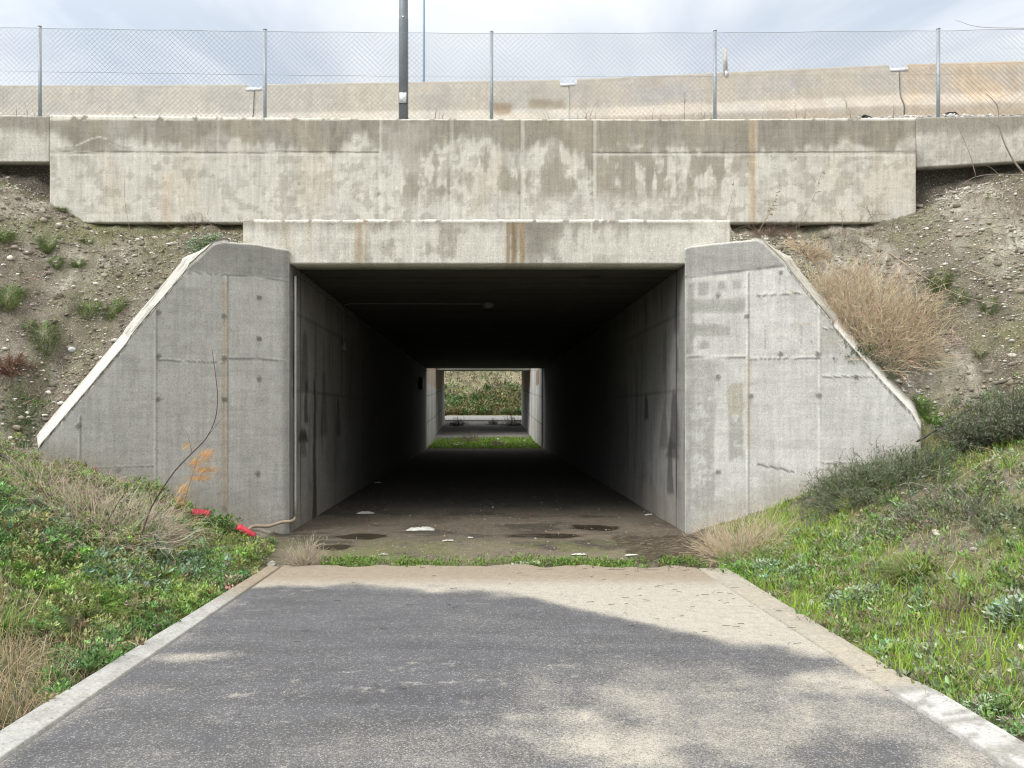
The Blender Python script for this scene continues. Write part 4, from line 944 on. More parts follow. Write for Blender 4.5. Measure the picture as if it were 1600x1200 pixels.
# thin grass and dry stalks between the leaves, left
g = Geo(); x, y, z, px, py = scatter(26000, -6.6, -2.4, 2.7, 9.4)
ok = (px > -450) & ((y < 8.6) | (np.abs(x) < 4.9)) & (x < edgeL(np.clip(y, 2, 8)) - .2) & ~((y > 7.75) & (x > -2.25 - .2 * (y - 7.75))); x, y, z, px, py = [q[ok] for q in (x, y, z, px, py)]
sp = fbm(x * 1.5, y * 1.5, 3, 225); dr = (sp < .47) | ((px < 70) & (py > 950)); n = len(x)
col = np.where(dr[:, None], np.array([.42, .34, .20]), np.array([.20, .30, .07]))
blades(g, np.stack([x, y, z], -1), rng.uniform(.07, .20, n) * np.where(dr, 1.15, .9), np.full(n, .0045), rng.uniform(.2, .9, n), jit(col, n))
o = mkg('grass', g, M['veg'], origin=(-4, 6, 0)); tag(o, 'thin green and straw grass on the left bank', 'grass', kind='stuff')

# --- right bank grass
g = Geo(); x, y, z, px, py = scatter(80000, 2.45, 7.6, 3.0, 9.4)
ok = (px < 2000) & ((y < 9.0) | (np.abs(x) < 4.9)) & (x > edgeR(np.clip(y, 2, 8)) + .05 + .15 * ss(4.9, 4.2, y) + .50 * (fbm(y * 4, y * 0, 4, 230) - .42)) & ~((y > 7.7) & (x < 2.3 + .35 * (y - 7.7)))
x, y, z, px, py = [q[ok] for q in (x, y, z, px, py)]
lush = ss(.44, .58, fbm(x * 1.5, y * 1.5, 3, 231) + .20 * ss(3.9, 3.0, x - .06 * y)); brn = ss(.50, .58, fbm(x * 1.9 + 3, y * 1.9, 3, 232)) * ss(2.9, 3.5, x)
upper = ss(3.3, 4.6, x)
keep = rng.random(len(x)) < (.25 + .75 * lush) * (1 - .75 * brn) * (1 - .5 * upper)
x, y, z, px, py, lush, brn, upper = [q[keep] for q in (x, y, z, px, py, lush, brn, upper)]; n = len(x)
ca, cb, cc_ = np.array([.17, .35, .035]), np.array([.26, .40, .05]), np.array([.33, .28, .14])
t1 = fbm(x * .9, y * .9, 3, 233); col = np.where((t1 > .5)[:, None], ca, cb); dd = rng.random(n) < .14 + .5 * brn + .28 * upper; col[dd] = cc_
blades(g, np.stack([x, y, z], -1), rng.uniform(.045, .14, n) * (.5 + .75 * lush) * np.where(dd, .8, 1), np.full(n, .0055), rng.uniform(.15, .8, n), jit(col, n, .25))
o = mkg('grass', g, M['veg'], origin=(4, 6, 0)); tag(o, 'bright green grass covering the right bank', 'grass', kind='stuff')
g = Geo(); x, y, z, px, py = scatter(9000, 2.5, 7.4, 3.2, 9.3)
ok = (px < 2000) & ((y < 9.0) | (np.abs(x) < 4.9)) & (x > edgeR(np.clip(y, 2, 8)) + .10 + .14 * ss(4.9, 4.2, y) + .5 * (fbm(y * 4, y * 0, 4, 230) - .42)) & ~((y > 7.7) & (x < 2.35 + .35 * (y - 7.7))); x, y, z, px, py = [q[ok] for q in (x, y, z, px, py)]
s1 = fbm(x * 1.6, y * 1.6, 3, 235); k_ = (s1 > .47) | (rng.random(len(x)) < .2); x, y, z = x[k_], y[k_], z[k_]
rosettes(g, x, y, z, 14, .02, .042, jit(pick([[.24, .32, .20], [.15, .25, .07], [.20, .26, .09], [.24, .21, .14]], len(x)), len(x)), .5)
o = mkg('ground_cover', g, M['veg'], origin=(4, 6, 0)); tag(o, 'low grey-green leafy weeds mixed into the right bank grass', 'weeds', kind='stuff')

# --- upper slopes: dry litter, small tufts
g = Geo(); x, y, z, px, py = scatter(70000, -9, 10, 8.3, 11.6)
ax = np.abs(x); behind = ((ax - 2.6) * .54 + (y - YM) * .842) > .3; d1 = fbm(x * 1.5, y * 1.5, 4, 240)
keep = ((ax > 5.25) | behind) & (ax > 2.9) & (rng.random(len(x)) < ss(.38, .6, d1) * .9 + .08) & ~((y > 11.36) & (ax < 6.45)); x, y, z, px, py, d1 = [q[keep] for q in (x, y, z, px, py, d1)]; n = len(x)
gr = fbm(x * 1.2 + 5, y * 1.2, 3, 241) > .53; gr |= (x < 0) & (py < 400) & (py > 345) & (rng.random(n) < .5); gr &= rng.random(n) < .6
col = np.where(gr[:, None], np.array([.15, .20, .06]), np.array([.36, .30, .215]))
blades(g, np.stack([x, y, z], -1), rng.uniform(.03, .15, n), np.full(n, .005), rng.uniform(.4, 1.8, n), jit(col, n, .3), seg=2)
o = mkg('dry_grass', g, M['dry'], origin=(0, 10, 3)); tag(o, 'sparse dry grass and litter on the upper earth slopes', 'grass', kind='stuff')

# --- strip of weeds at the road end, in the gap, on the far hill
g = Geo(); x = rng.uniform(-1.75, 2.3, 1500); y = 8.12 + rng.normal(0, .09, 1500) + .05 * np.sin(x * 3); k_ = rng.random(1500) < ss(.3, .5, fbm(x * 3, y * 2, 3, 245)) * np.where((x < -.6) | (x > .3), 1, .45); x, y = x[k_], y[k_]; z = hter(x, y)
rosettes(g, x, y, z, 6, .015, .035, jit([.15, .24, .05], len(x)), .45); n = len(x)
blades(g, np.stack([x, y, z], -1), rng.uniform(.02, .07, n), np.full(n, .005), rng.uniform(.3, 1, n), jit([.17, .27, .05], n))
o = mkg('grass_strip', g, M['veg']); tag(o, 'thin strip of low green weeds where the asphalt ends', 'weeds', kind='stuff')
g = Geo(); x = rng.uniform(XL + .1, XR - .1, 9000); y = rng.uniform(34.3, 42.5, 12000); x = rng.uniform(XL + .1, XR - .1, 12000); k_ = rng.random(12000) < ss(42.4, 40.4, y + (fbm(x, y, 3, 246) - .5) * 3 - .2 * x); x, y = x[k_], y[k_]; z = hter(x, y); n = len(x)
blades(g, np.stack([x, y, z], -1), rng.uniform(.06, .2, n), np.full(n, .03), rng.uniform(.3, 1, n), jit([.16, .26, .035], n), seg=2)
o = mkg('grass_patch', g, M['veg']); tag(o, 'bright green grass patch in the open gap beyond the tunnel', 'grass', kind='stuff')
g = Geo(); x = rng.uniform(-7, 7, 9000); y = rng.uniform(61.8, 78, 9000); z = hter(x, y); lowf = ss(68, 63, y + (fbm(x * .5, y * .5, 3, 247) - .5) * 8); k_ = rng.random(9000) < .15 + .85 * lowf; x, y, z, lowf = x[k_], y[k_], z[k_], lowf[k_]
col = np.where((fbm(x * .8, y * .8, 3, 248) > .52)[:, None], [.085, .14, .045], [.17, .165, .075]) * 1.0; col[lowf < .2] = [.22, .20, .13]
rosettes(g, x, y, z, 9, .12, .28, jit(col, len(x)), .5, up=.4)
o = mkg('hillside_scrub', g, M['veg']); tag(o, 'green scrub on the hillside seen through the far tunnel end', 'scrub', kind='stuff')

# ---- individual plants
def curves(P, az, el, L, K=7, wob=.15, droop=.3):
    """N wandering centre lines"""
    N = len(P); C = np.zeros((N, K, 3)); C[:, 0] = P
    d = np.stack([np.cos(az) * np.cos(el), np.sin(az) * np.cos(el), np.sin(el)], -1)
    for k in range(1, K):
        d = d + rng.normal(0, wob, (N, 3)); d[:, 2] -= droop / K; d /= np.linalg.norm(d, axis=1, keepdims=True)
        C[:, k] = C[:, k - 1] + d * (L / (K - 1))[:, None]
    return C
def twiggy(base, R_, H, nstem, r0, cols, nbr=4, spread=.9, wob=.18, droop=.2, up=1.0, fine=.45, leafcol=None, leafn=0, leafL=.02, sp=.35):
    g = Geo(); N = nstem; az = rng.uniform(0, 6.283, N); q = np.sqrt(rng.random(N)); el = np.pi / 2 - q * spread
    P = np.tile(base, (N, 1)) + np.stack([np.cos(az) * q * R_ * sp, np.sin(az) * q * R_ * sp, 0 * az], -1); P[:, 2] = hter(P[:, 0], P[:, 1]) - .01
    bad = np.abs(P[:, 2] - base[2]) > .55; P[bad] = base
    L = rng.uniform(.6, 1.1, N) * np.where(q < .6, H, (H + R_) / 2)
    C = curves(P, az, el, L, 8, wob, droop); r = r0 * np.linspace(1, .35, 8)[None] * rng.uniform(.7, 1.2, (N, 1))
    V, Fc, cp = tubes(C, r, 3); g.add(V, [Fc], np.repeat(jit(pick(cols, N), N, .2), 24, axis=0))
    tips = [C[:, -1]]
    if nbr:
        k = rng.integers(2, 8, (N, nbr)); idx = np.repeat(np.arange(N), nbr); P2 = C[idx, k.ravel()]; D = C[idx, k.ravel()] - C[idx, k.ravel() - 1]
        a2 = np.arctan2(D[:, 1], D[:, 0]) + rng.normal(0, .9, len(idx)); e2 = np.clip(np.arcsin(np.clip(D[:, 2] / (np.linalg.norm(D, axis=1) + 1e-9), -1, 1)) + rng.normal(0, .45, len(idx)), -.3, 1.5)
        L2 = np.repeat(L, nbr) * rng.uniform(.2, fine, len(idx)); C2 = curves(P2, a2, e2, L2, 5, wob * 1.2, droop); r2 = r0 * .5 * np.linspace(1, .4, 5)[None] * np.ones((len(idx), 1))
        V, Fc, cp = tubes(C2, r2, 3); g.add(V, [Fc], np.repeat(jit(pick(cols, len(idx)), len(idx), .2), 15, axis=0))
        if leafn:
            li = np.repeat(np.arange(len(idx)), leafn); kk = rng.integers(0, 5, len(li)); PL = C2[li, kk] + rng.normal(0, .006, (len(li), 3))
            n = len(li); l = rng.uniform(.6, 1.3, n) * leafL
            leaves(g, PL, l, l * .3, rng.uniform(-.1, 1.3, n), jit(pick(leafcol, n), n, .25))
    return g
def plant(name, g, mat, label, cat_, base, group=None):
    o = mkg(name, g, M[mat], origin=base); return tag(o, label, cat_, group)
straw = [[.60, .48, .33], [.50, .39, .26], [.66, .56, .41]]; brown = [[.22, .17, .13], [.28, .22, .16]]
b = G(1358, 520); plant('dry_bush', twiggy(b, .56, .84, 620, .0045, straw, 7, 1.0, .22, .1, sp=.85), 'dry', 'big straw-coloured dry bush on the slope beside the right wing wall', 'dry bush', b)
b = G(1262, 400); plant('dry_bush', twiggy(b, .30, .26, 150, .004, straw, 5, 1.3, .15), 'dry', 'low straw tuft behind the top corner of the right wing wall', 'dry bush', b)
b = G(1425, 500); plant('dry_bush', twiggy(b, .35, .32, 160, .004, brown + straw[:1], 5, 1.3, .18), 'dry', 'grey-brown dry scrub right of the big straw bush', 'dry bush', b)
gg = [[.11, .14, .075], [.14, .17, .10], [.20, .20, .14]]
b = G(1568, 692); plant('evergreen_shrub', twiggy(b, .34, .44, 280, .005, gg, 8, .9, .14, 0, sp=.9, fine=.5, leafcol=gg + [[.16, .15, .13]], leafn=7, leafL=.03), 'veg', 'rounded dark grey-green shrub on the right slope at the frame edge', 'shrub', b)
b = G(1382, 758); plant('creeping_shrub', twiggy(b, .54, .33, 300, .005, gg, 8, 1.2, .2, .3, sp=.95, leafcol=[[.125, .165, .085], [.17, .20, .125]], leafn=8, leafL=.022), 'veg', 'creeping dark green shrub against the foot of the right wing wall', 'shrub', b)
b = G(1330, 745); plant('creeping_shrub', twiggy(b, .35, .24, 120, .005, gg, 8, 1.2, .2, .3, sp=.95, leafcol=[[.125, .165, .085], [.17, .20, .125]], leafn=8, leafL=.022), 'veg', 'smaller dark spreading shrub touching the right wing wall', 'shrub', b)
b = G(1490, 800); plant('creeping_shrub', twiggy(b, .34, .15, 110, .005, gg + brown, 8, 1.2, .2, .3, sp=.95, leafcol=[[.15, .20, .10], [.19, .22, .14], [.24, .21, .17]], leafn=6, leafL=.022), 'veg', 'low grey-green scrub below the rounded shrub on the right bank', 'shrub', b)
b = G(1590, 815); plant('creeping_shrub', twiggy(b, .22, .14, 80, .005, gg + brown, 8, 1.2, .2, .3, sp=.95, leafcol=[[.14, .19, .09], [.19, .22, .13]], leafn=6, leafL=.022), 'veg', 'low dark scrub at the right frame edge above the bright grass', 'shrub', b)
b = G(1160, 868); plant('dry_grass_clump', twiggy(b, .42, .42, 420, .003, straw, 3, 1.0, .14, .4, sp=.8), 'dry', 'straw grass clump at the right corner of the tunnel mouth', 'dry grass', b)
b = G(160, 825); plant('dry_grass_clump', twiggy(b, .62, .55, 520, .0032, [[.52, .45, .34], [.42, .36, .27], [.60, .53, .41]], 3, 1.0, .18, .4, sp=.85), 'dry', 'broad bleached dry brush in front of the left wing wall', 'dry grass', b)
b = G(70, 760); plant('dry_grass_clump', twiggy(b, .35, .36, 190, .003, [[.52, .45, .34], [.42, .36, .27]], 3, 1.0, .18, .4, sp=.85), 'dry', 'smaller bleached brush at the left end of the left wing wall', 'dry grass', b)
b = G(235, 850); plant('dry_grass_clump', twiggy(b, .35, .34, 200, .003, [[.27, .21, .18], [.34, .28, .22]], 4, 1.2, .16, .5), 'dry', 'purplish brown dead brush around the foot of the curved stem', 'dry grass', b)
b = G(476, 884); plant('dry_twig_clump', twiggy(b, .2, .26, 95, .0036, [[.48, .41, .31], [.40, .33, .25]], 5, 1.0, .10, 0, fine=.6), 'dry', 'pale dry twig clump at the left corner where the road ends', 'dry plant', b)
b = G(15, 572); plant('dead_bush', twiggy(b, .26, .16, 160, .005, [[.15, .075, .05], [.20, .11, .08]], 5, 1.4, .2, .3), 'dry', 'reddish brown dead bush at the left edge of the slope', 'dead bush', b)
b = G(30, 1120); plant('dry_grass_clump', twiggy(b, .3, .26, 150, .0018, [[.42, .34, .21], [.33, .26, .17]], 3, 1.4, .15, .8), 'dry', 'loose dry grass spilling over the gutter at the lower left corner', 'dry grass', b)
b = G(18, 1040); plant('dry_grass_clump', twiggy(b, .26, .30, 120, .0018, [[.45, .40, .24], [.36, .30, .17]], 3, 1.3, .12, .8), 'dry', 'yellowish dry grass at the left edge above the gutter', 'dry grass', b)
b = G(1380, 985); plant('dry_grass_clump', twiggy(b, .16, .14, 110, .002, brown, 3, 1.4, .16, .5), 'dry', 'small brown patch of dead stalks in the bright right grass', 'dry grass', b)
b = G(1270, 985); plant('dry_grass_clump', twiggy(b, .10, .16, 60, .003, brown, 3, 1.2, .16, .3), 'dry', 'tiny brown dead plant at the water-stained road edge', 'dry plant', b)
b = G(1510, 950); plant('dry_grass_clump', twiggy(b, .24, .14, 150, .0025, brown, 4, 1.45, .16, .5), 'dry', 'mat of dark brown dead stalks on the upper right bank', 'dry grass', b)
b = G(312, 349); plant('dead_bush', twiggy(b, .35, .13, 150, .004, brown, 5, 1.45, .2, .4), 'dry', 'brown dead scrub wedged under the left part of the long parapet', 'dead bush', b)
b = G(1200, 368); plant('dead_bush', twiggy(b, .5, .18, 220, .0035, [[.22, .15, .12], [.30, .24, .18]], 5, 1.4, .2, .4), 'dry', 'tangled reddish dead scrub under the right part of the long parapet', 'dead bush', b)
b = G(1350, 345); plant('dead_bush', twiggy(b, .3, .3, 60, .0025, brown, 6, 1.1, .2, .2), 'dry', 'thin leafless scrub in front of the right end of the long parapet', 'dead bush', b)
# green tufts
def tuft(px_, py_, R_, H, n, cols, label, name='grass_tuft', w=.006):
    b = G(px_, py_); g = Geo(); a = rng.uniform(0, 6.283, n); q = np.sqrt(rng.random(n)) * R_ * .5
    P = np.stack([b[0] + np.cos(a) * q, b[1] + np.sin(a) * q, 0 * a], -1); P[:, 2] = hter(P[:, 0], P[:, 1])
    blades(g, P, rng.uniform(.5, 1.1, n) * H, np.full(n, w), rng.uniform(.6, 2.2, n), jit(pick(cols, n), n), seg=4, az=a + rng.normal(0, .5, n))
    return plant(name, g, 'veg', label, 'grass tuft', b, 'grass tufts on the banks')
tg = [[.11, .19, .055], [.15, .24, .07], [.24, .25, .12]]
for q in ((76, 385, .22, .16, 420, 'dark green tuft on the upper left slope below the parapet corner'), (5, 372, .20, .15, 340, 'dark green tuft cut by the left frame edge, uppermost'), (12, 468, .30, .24, 520, 'large dark green tuft cut by the left frame edge'),
          (88, 412, .16, .13, 260, 'small tuft just below the uppermost round tuft at the left'), (122, 415, .16, .12, 260, 'small tuft right of its small neighbour on the upper left slope'), (135, 378, .10, .08, 120, 'tiny tuft right of the uppermost round tuft'), (97, 328, .12, .10, 200, 'tuft tucked under the lower left corner of the long parapet'),
          (140, 485, .26, .16, 380, 'sprawling tuft halfway down the left slope'), (180, 484, .24, .16, 380, 'sprawling tuft next to the slanted edge of the left wing wall'), (68, 525, .26, .17, 420, 'olive tuft low on the left slope above the gully'), (45, 508, .14, .10, 140, 'small olive tuft left of the larger low one'),
          (1470, 440, .26, .16, 420, 'green tuft on the right slope beyond the big straw bush'), (1545, 480, .2, .12, 260, 'small green tuft on the right slope near the long dry stalk'), (1500, 465, .22, .10, 260, 'flat olive tuft between two green ones on the right slope'), (1530, 555, .12, .10, 120, 'brownish small tuft above the rounded shrub')):
    tuft(q[0], q[1], q[2], q[3], q[4], tg, q[5])
bg = [[.15, .27, .04], [.12, .23, .04]]
tuft(1455, 655, .26, .11, 520, bg, 'bright green grass patch at the tip of the right wing wall'); tuft(1440, 632, .16, .10, 260, bg, 'bright green tuft behind the tip of the right wing wall')
tuft(1430, 897, .24, .24, 380, [[.17, .24, .05], [.21, .25, .07]], 'spiky green tuft in the middle of the right bank', w=.007)
tuft(130, 955, .34, .22, 420, [[.12, .21, .03], [.15, .25, .04]], 'glossy arching green tuft in the left bank weeds', w=.009); tuft(105, 930, .24, .20, 260, [[.12, .21, .03], [.15, .25, .04]], 'glossy green tuft behind the arching one on the left bank', w=.009)
tuft(5, 985, .22, .24, 260, [[.11, .19, .03], [.15, .23, .05]], 'dark glossy tuft at the left frame edge', w=.009); tuft(275, 975, .14, .18, 140, [[.17, .21, .05], [.2, .2, .06]], 'olive upright tuft near the left gutter', w=.007)
# leafy plants
def leafy(px_, py_, n, R_, H, L, cols, label, lw=.5):
    n = int(n * 1.6); b = G(px_, py_); g = Geo(); a = rng.uniform(0, 6.283, n); q = np.sqrt(rng.random(n)) * R_
    P = np.stack([b[0] + np.cos(a) * q, b[1] + np.sin(a) * q, 0 * a], -1); P[:, 2] = hter(P[:, 0], P[:, 1]) + rng.uniform(.1, 1, n) * H * np.sqrt(np.clip(1 - (q / R_) ** 2, .05, 1))
    l = rng.uniform(.5, 1.3, n) * L * .72; leaves(g, P, l, l * lw, rng.uniform(-.2, 1.0, n), jit(pick(cols, n), n), a + rng.normal(0, .7, n))
    K_ = min(n, 60); C = np.stack([np.stack([0 * a[:K_] + b[0], 0 * a[:K_] + b[1], 0 * a[:K_] + b[2]], -1), P[:K_]], 1); V, Fc, cp = tubes(C, np.full((K_, 2), .003), 3); g.add(V, [Fc], (.12, .16, .07))
    return plant('leafy_plant', g, 'veg', label, 'weed')
def plant_l(*a, **k): return leafy(*a, **k)
def plant(name, g, mat, label, cat_, base=None, group=None):
    o = mkg(name, g, M[mat], origin=base); return tag(o, label, cat_, group)
gl = [[.27, .36, .25], [.20, .29, .15], [.33, .41, .30]]
leafy(318, 385, 260, .24, .12, .05, gl, 'grey-green leafy plant behind the top of the left wing wall')
leafy(338, 826, 260, .22, .2, .06, [[.10, .20, .05], [.13, .25, .07]], 'dark green broad-leaved plant between the two red pipes')
leafy(225, 915, 320, .30, .10, .055, gl, 'silvery leafy clump in the middle of the left bank')
leafy(318, 900, 200, .22, .08, .05, gl, 'silvery leafy clump right of the first, nearer the gutter')
leafy(1195, 895, 180, .16, .12, .06, gl, 'blue-green leafy weed at the near edge of the right straw clump')
leafy(1330, 945, 240, .22, .10, .06, gl, 'blue-green leafy weed low on the right bank')
leafy(1240, 905, 120, .12, .12, .05, gl, 'small blue-green weed upslope of the road edge')
leafy(1590, 970, 220, .16, .15, .07, gl, 'blue-green leafy weed cut by the right frame edge')
leafy(1545, 1115, 160, .14, .07, .04, gl, 'small silvery weed near the right gutter')
leafy(1150, 900, 260, .22, .10, .06, [[.11, .23, .04], [.14, .27, .05]], 'fresh green weed where the right road edge begins')
leafy(25, 790, 220, .24, .12, .05, gl, 'grey-green weed at the left edge beneath the black hose')
leafy(240, 835, 150, .14, .12, .05, [[.16, .24, .12], [.12, .2, .08]], 'green weed inside the dead brush on the left')
leafy(45, 655, 240, .26, .07, .045, [[.09, .16, .05], [.12, .2, .06]], 'green weeds at the tip of the left wing wall')
leafy(115, 730, 160, .16, .10, .05, [[.09, .17, .05], [.12, .2, .07]], 'green weed behind the bleached brush at the left wing wall')
# curved bare sapling
def stemobj(name, pts, r, col, label, cat_, branches=(), mat='dry'):
    g = Geo(); s = spline(pts, 30); add_tube(g, s, np.linspace(r, r * .3, 30), col, 6)
    for q, rr in branches: t_ = spline(q, 10); add_tube(g, t_, np.linspace(rr, rr * .3, 10), col, 5)
    o = mkg(name, g, M[mat], origin=s[0]); return tag(o, label, cat_)
b = G(216, 868); Yb_ = b[1]
stemobj('bare_sapling', [b] + [W(a, c_, Yb_ - .0 + .012 * k) for k, (a, c_) in enumerate([(222, 835), (238, 790), (270, 740), (300, 708), (322, 685), (336, 655), (340, 620), (336, 580), (331, 545)])], .009, (.12, .085, .07), 'thin bare sapling arching in front of the left wing wall', 'sapling',
        [([W(300, 708, Yb_ + .03), W(296, 690, Yb_ + .05), W(290, 672, Yb_ + .05)], .003), ([W(238, 790, Yb_), W(232, 770, Yb_), W(215, 745, Yb_ - .1)], .003), ([W(322, 685, Yb_ + .04), W(335, 668, Yb_ + .02), W(350, 650, Yb_)], .003)])
for k, (pts, lb) in enumerate(([[(150, 850), (165, 820), (185, 785), (200, 765)], 'dark bare stem leaning right in the left brush'], [[(130, 845), (118, 815), (112, 795)], 'dark bare stem leaning left in the left brush'])):
    b = G(*pts[0]); stemobj('dead_weed', [b] + [W(a, c_, b[1]) for a, c_ in pts[1:]], .006, (.10, .08, .07), lb, 'stem')
# orange feathery plant
b = G(292, 812); g = Geo(); Yo = b[1] - .0
main = spline([b, W(290, 780, Yo), W(300, 745, Yo + .02), W(312, 705, Yo + .03)], 20); add_tube(g, main, np.linspace(.005, .002, 20), (.35, .22, .10), 5)
main2 = spline([b, W(275, 785, Yo - .05), W(268, 760, Yo - .08)], 12); add_tube(g, main2, np.linspace(.004, .0015, 12), (.35, .22, .10), 5)
for (cx_, cy_, rx, ry, n) in ((318, 737, 21, 6, 260), (310, 750, 21, 4, 200), (320, 714, 13, 10, 200), (285, 768, 9, 9, 120), (276, 785, 10, 12, 120), (268, 800, 8, 8, 60), (289, 700, 5, 5, 40), (302, 725, 14, 6, 100)):
    P = np.stack([W(cx_ + rng.normal(0, rx * .5), cy_ + rng.normal(0, ry * .5), Yo + rng.normal(0, .05)) for _ in range(n)]); az = rng.normal(0.1, .5, n); blades(g, P, rng.uniform(.06, .13, n), np.full(n, .004), rng.uniform(.8, 1.8, n), jit(pick([[.85, .47, .10], [.72, .45, .14], [.80, .40, .08]], n), n, .25), seg=2, az=az)
plant('feathery_plant', g, 'veg', 'feathery orange plant in front of the left wing wall', 'plant', b)
# weeds in front of the parapet
def weed(px0, py0, px1, py1, label, head=None, col=(.28, .22, .17), Y=None, r=.004, side=()):
    b = G(px0, py0); Y = Y or min(b[1], YW - .12)
    b = W(px0, py0, Y); b2 = b.copy(); b2[2] -= .08
    pts = [b2, b, (b + W(px1, py1, Y)) / 2 + [rng.normal(0, .02), 0, 0], W(px1, py1, Y)]; g = Geo(); s = spline(pts, 16); add_tube(g, s, np.linspace(r, r * .35, 16), col, 5)
    for (sx, sy, ex, ey) in side: add_tube(g, [W(sx, sy, Y), W((sx + ex) / 2 + 1, (sy + ey) / 2, Y - .02), W(ex, ey, Y - .03)], np.array([.0025, .002, .001]), col, 4)
    if head:
        for k in range(head):
            i_ = rng.integers(9, 16); p0 = s[i_]; d_ = np.array([rng.uniform(-.3, 1), rng.normal(0, .5), rng.uniform(-.3, .5)]) * .07; add_tube(g, [p0, p0 + d_ * .6, p0 + d_ + [0, 0, -.01]], np.array([.003, .007, .003]), np.array(col) * rng.uniform(.8, 1.5), 5)
    o = mkg('dry_weed', g, M['dry'], origin=b2); return tag(o, label, 'dry weed')
weed(202, 355, 194, 270, 'single bare upright stalk against the left half of the parapet')
weed(1182, 368, 1215, 300, 'leaning dry weed with a feathery seed head right of the beam end', 26, (.33, .26, .17), r=.008)
weed(1250, 350, 1284, 268, 'tall thin leaning stalk against the right half of the parapet', 4, side=((1262, 320, 1255, 345), (1275, 285, 1262, 268)))
weed(1134, 345, 1148, 262, 'thin dry stalk at the right end of the beam top', 3, Y=YM + .6)
weed(1316, 350, 1311, 322, 'short bare twig low on the right of the parapet', side=((1313, 335, 1306, 325), (1313, 335, 1320, 322)))
weed(1368, 350, 1352, 318, 'leafless forked twig near the right end of the parapet', side=((1362, 340, 1376, 318), (1358, 330, 1345, 322), (1360, 335, 1385, 335)))
weed(1422, 375, 1423, 345, 'short upright twig on the right slope below the parapet end')
weed(1484, 395, 1482, 322, 'slim bare stalk on the right slope', side=((1483, 350, 1476, 338),))
weed(110, 490, 108, 420, 'slim bare stalk on the left slope', side=())
weed(1545, 318, 1542, 300, 'small green sprig on the right slope near the eroded hollow', col=(.15, .2, .06), head=10, r=.003)
weed(330, 352, 318, 330, 'short dry sprig under the left part of the parapet', side=((325, 345, 335, 333),))
for px0, h_ in ((682, 14), (694, 10), (701, 8)): pass
g = Geo()
for px0, yt in ((680, 166), (686, 172), (690, 170), (703, 176), (840, 176), (850, 174), (858, 172), (866, 176), (905, 174), (915, 165), (922, 162), (930, 172), (1010, 176), (1020, 170), (1030, 176), (1248, 160), (1258, 168), (1190, 172), (1322, 145), (1326, 160), (1395, 162), (1070, 142), (1100, 165), (1112, 172), (25, 165), (40, 160), (55, 168)):
    Y = 12.4; b = W(px0, 200, Y); add_tube(g, spline([b, W(px0 + rng.normal(0, 2), (200 + yt) / 2, Y), W(px0 + rng.normal(0, 4), yt, Y)], 8), np.linspace(.006, .002, 8), jit([.2, .16, .11], 1)[0], 4)
    for _ in range(3):
        q = W(px0 + rng.normal(0, 3), yt + rng.uniform(4, 18), Y); add_tube(g, [W(px0, yt + 20, Y), q], np.array([.003, .0015]), jit([.2, .16, .11], 1)[0], 3)
o = mkg('verge_weeds', g, M['dry']); tag(o, 'sparse dry weeds behind the parapet at the barrier foot', 'weeds', kind='stuff')
# bare branch entering from the right
Yr = 7.6
stemobj('bare_tree', [W(1680, 360, Yr), W(1600, 272, Yr), W(1575, 235, Yr), W(1562, 200, Yr), W(1558, 165, Yr), W(1540, 145, Yr)], .011, (.30, .25, .21), 'bare twiggy branches reaching in from the right frame edge', 'bare tree',
        [([W(1558, 165, Yr), W(1566, 150, Yr), W(1585, 148, Yr)], .004), ([W(1560, 180, Yr), W(1585, 160, Yr), W(1610, 140, Yr)], .004), ([W(1562, 200, Yr), W(1545, 190, Yr), W(1530, 185, Yr)], .003), ([W(1680, 275, Yr), W(1600, 274, Yr), W(1560, 272, Yr), W(1525, 276, Yr), W(1500, 290, Yr)], .006),
         ([W(1525, 276, Yr), W(1515, 240, Yr), W(1500, 205, Yr), W(1490, 180, Yr)], .004), ([W(1560, 272, Yr), W(1548, 262, Yr), W(1535, 256, Yr)], .003), ([W(1700, 46, Yr), W(1600, 44, Yr), W(1530, 42, Yr), W(1492, 31, Yr)], .004), ([W(1680, 78, Yr), W(1610, 75, Yr), W(1562, 76, Yr)], .003), ([W(1590, 240, Yr), W(1600, 225, Yr), W(1590, 208, Yr)], .003), ([W(1680, 360, Yr), W(1700, 46, Yr)], .012), ([W(1680, 360, Yr), W(1700, 620, Yr)], .018), ([W(1680, 360, Yr), W(1680, 275, Yr)], .008)])
for pts, lb in (([(1390, 398), (1425, 432), (1470, 462), (1520, 480), (1600, 495), (1680, 505)], 'long pale dry stalk lying across the right slope'), ([(1500, 388), (1540, 398), (1600, 416), (1660, 430)], 'thin dry stalk above the long one on the right slope'), ([(1515, 425), (1540, 443), (1580, 455), (1640, 452)], 'short curved dry stalk right of the big straw bush')):
    stemobj('dry_stalk', [upon(a, c_, .10 if 0 < k < len(pts) - 1 else .02) for k, (a, c_) in enumerate(pts)], .006, (.42, .34, .25), lb, 'dry stalk')
for q in ((600, 868, 12, 3, 'thin pale scrap left of the middle of the road-end weeds', 8), (700, 846, 16, 3, 'tiny dull scrap just right of the crumpled whitish rag', 9), (735, 842, 8, 3, 'small light fleck between the whitish rag and the puddle', 10), (905, 868, 22, 3, 'long flat whitish scrap in the right half of the road-end weeds', 11), (590, 755, 10, 3, 'small light scrap far back on the left tunnel floor', 12)):
    rag('plastic_scrap', q[0], q[1], q[2], q[3], q[4], 'litter', seed=q[5])
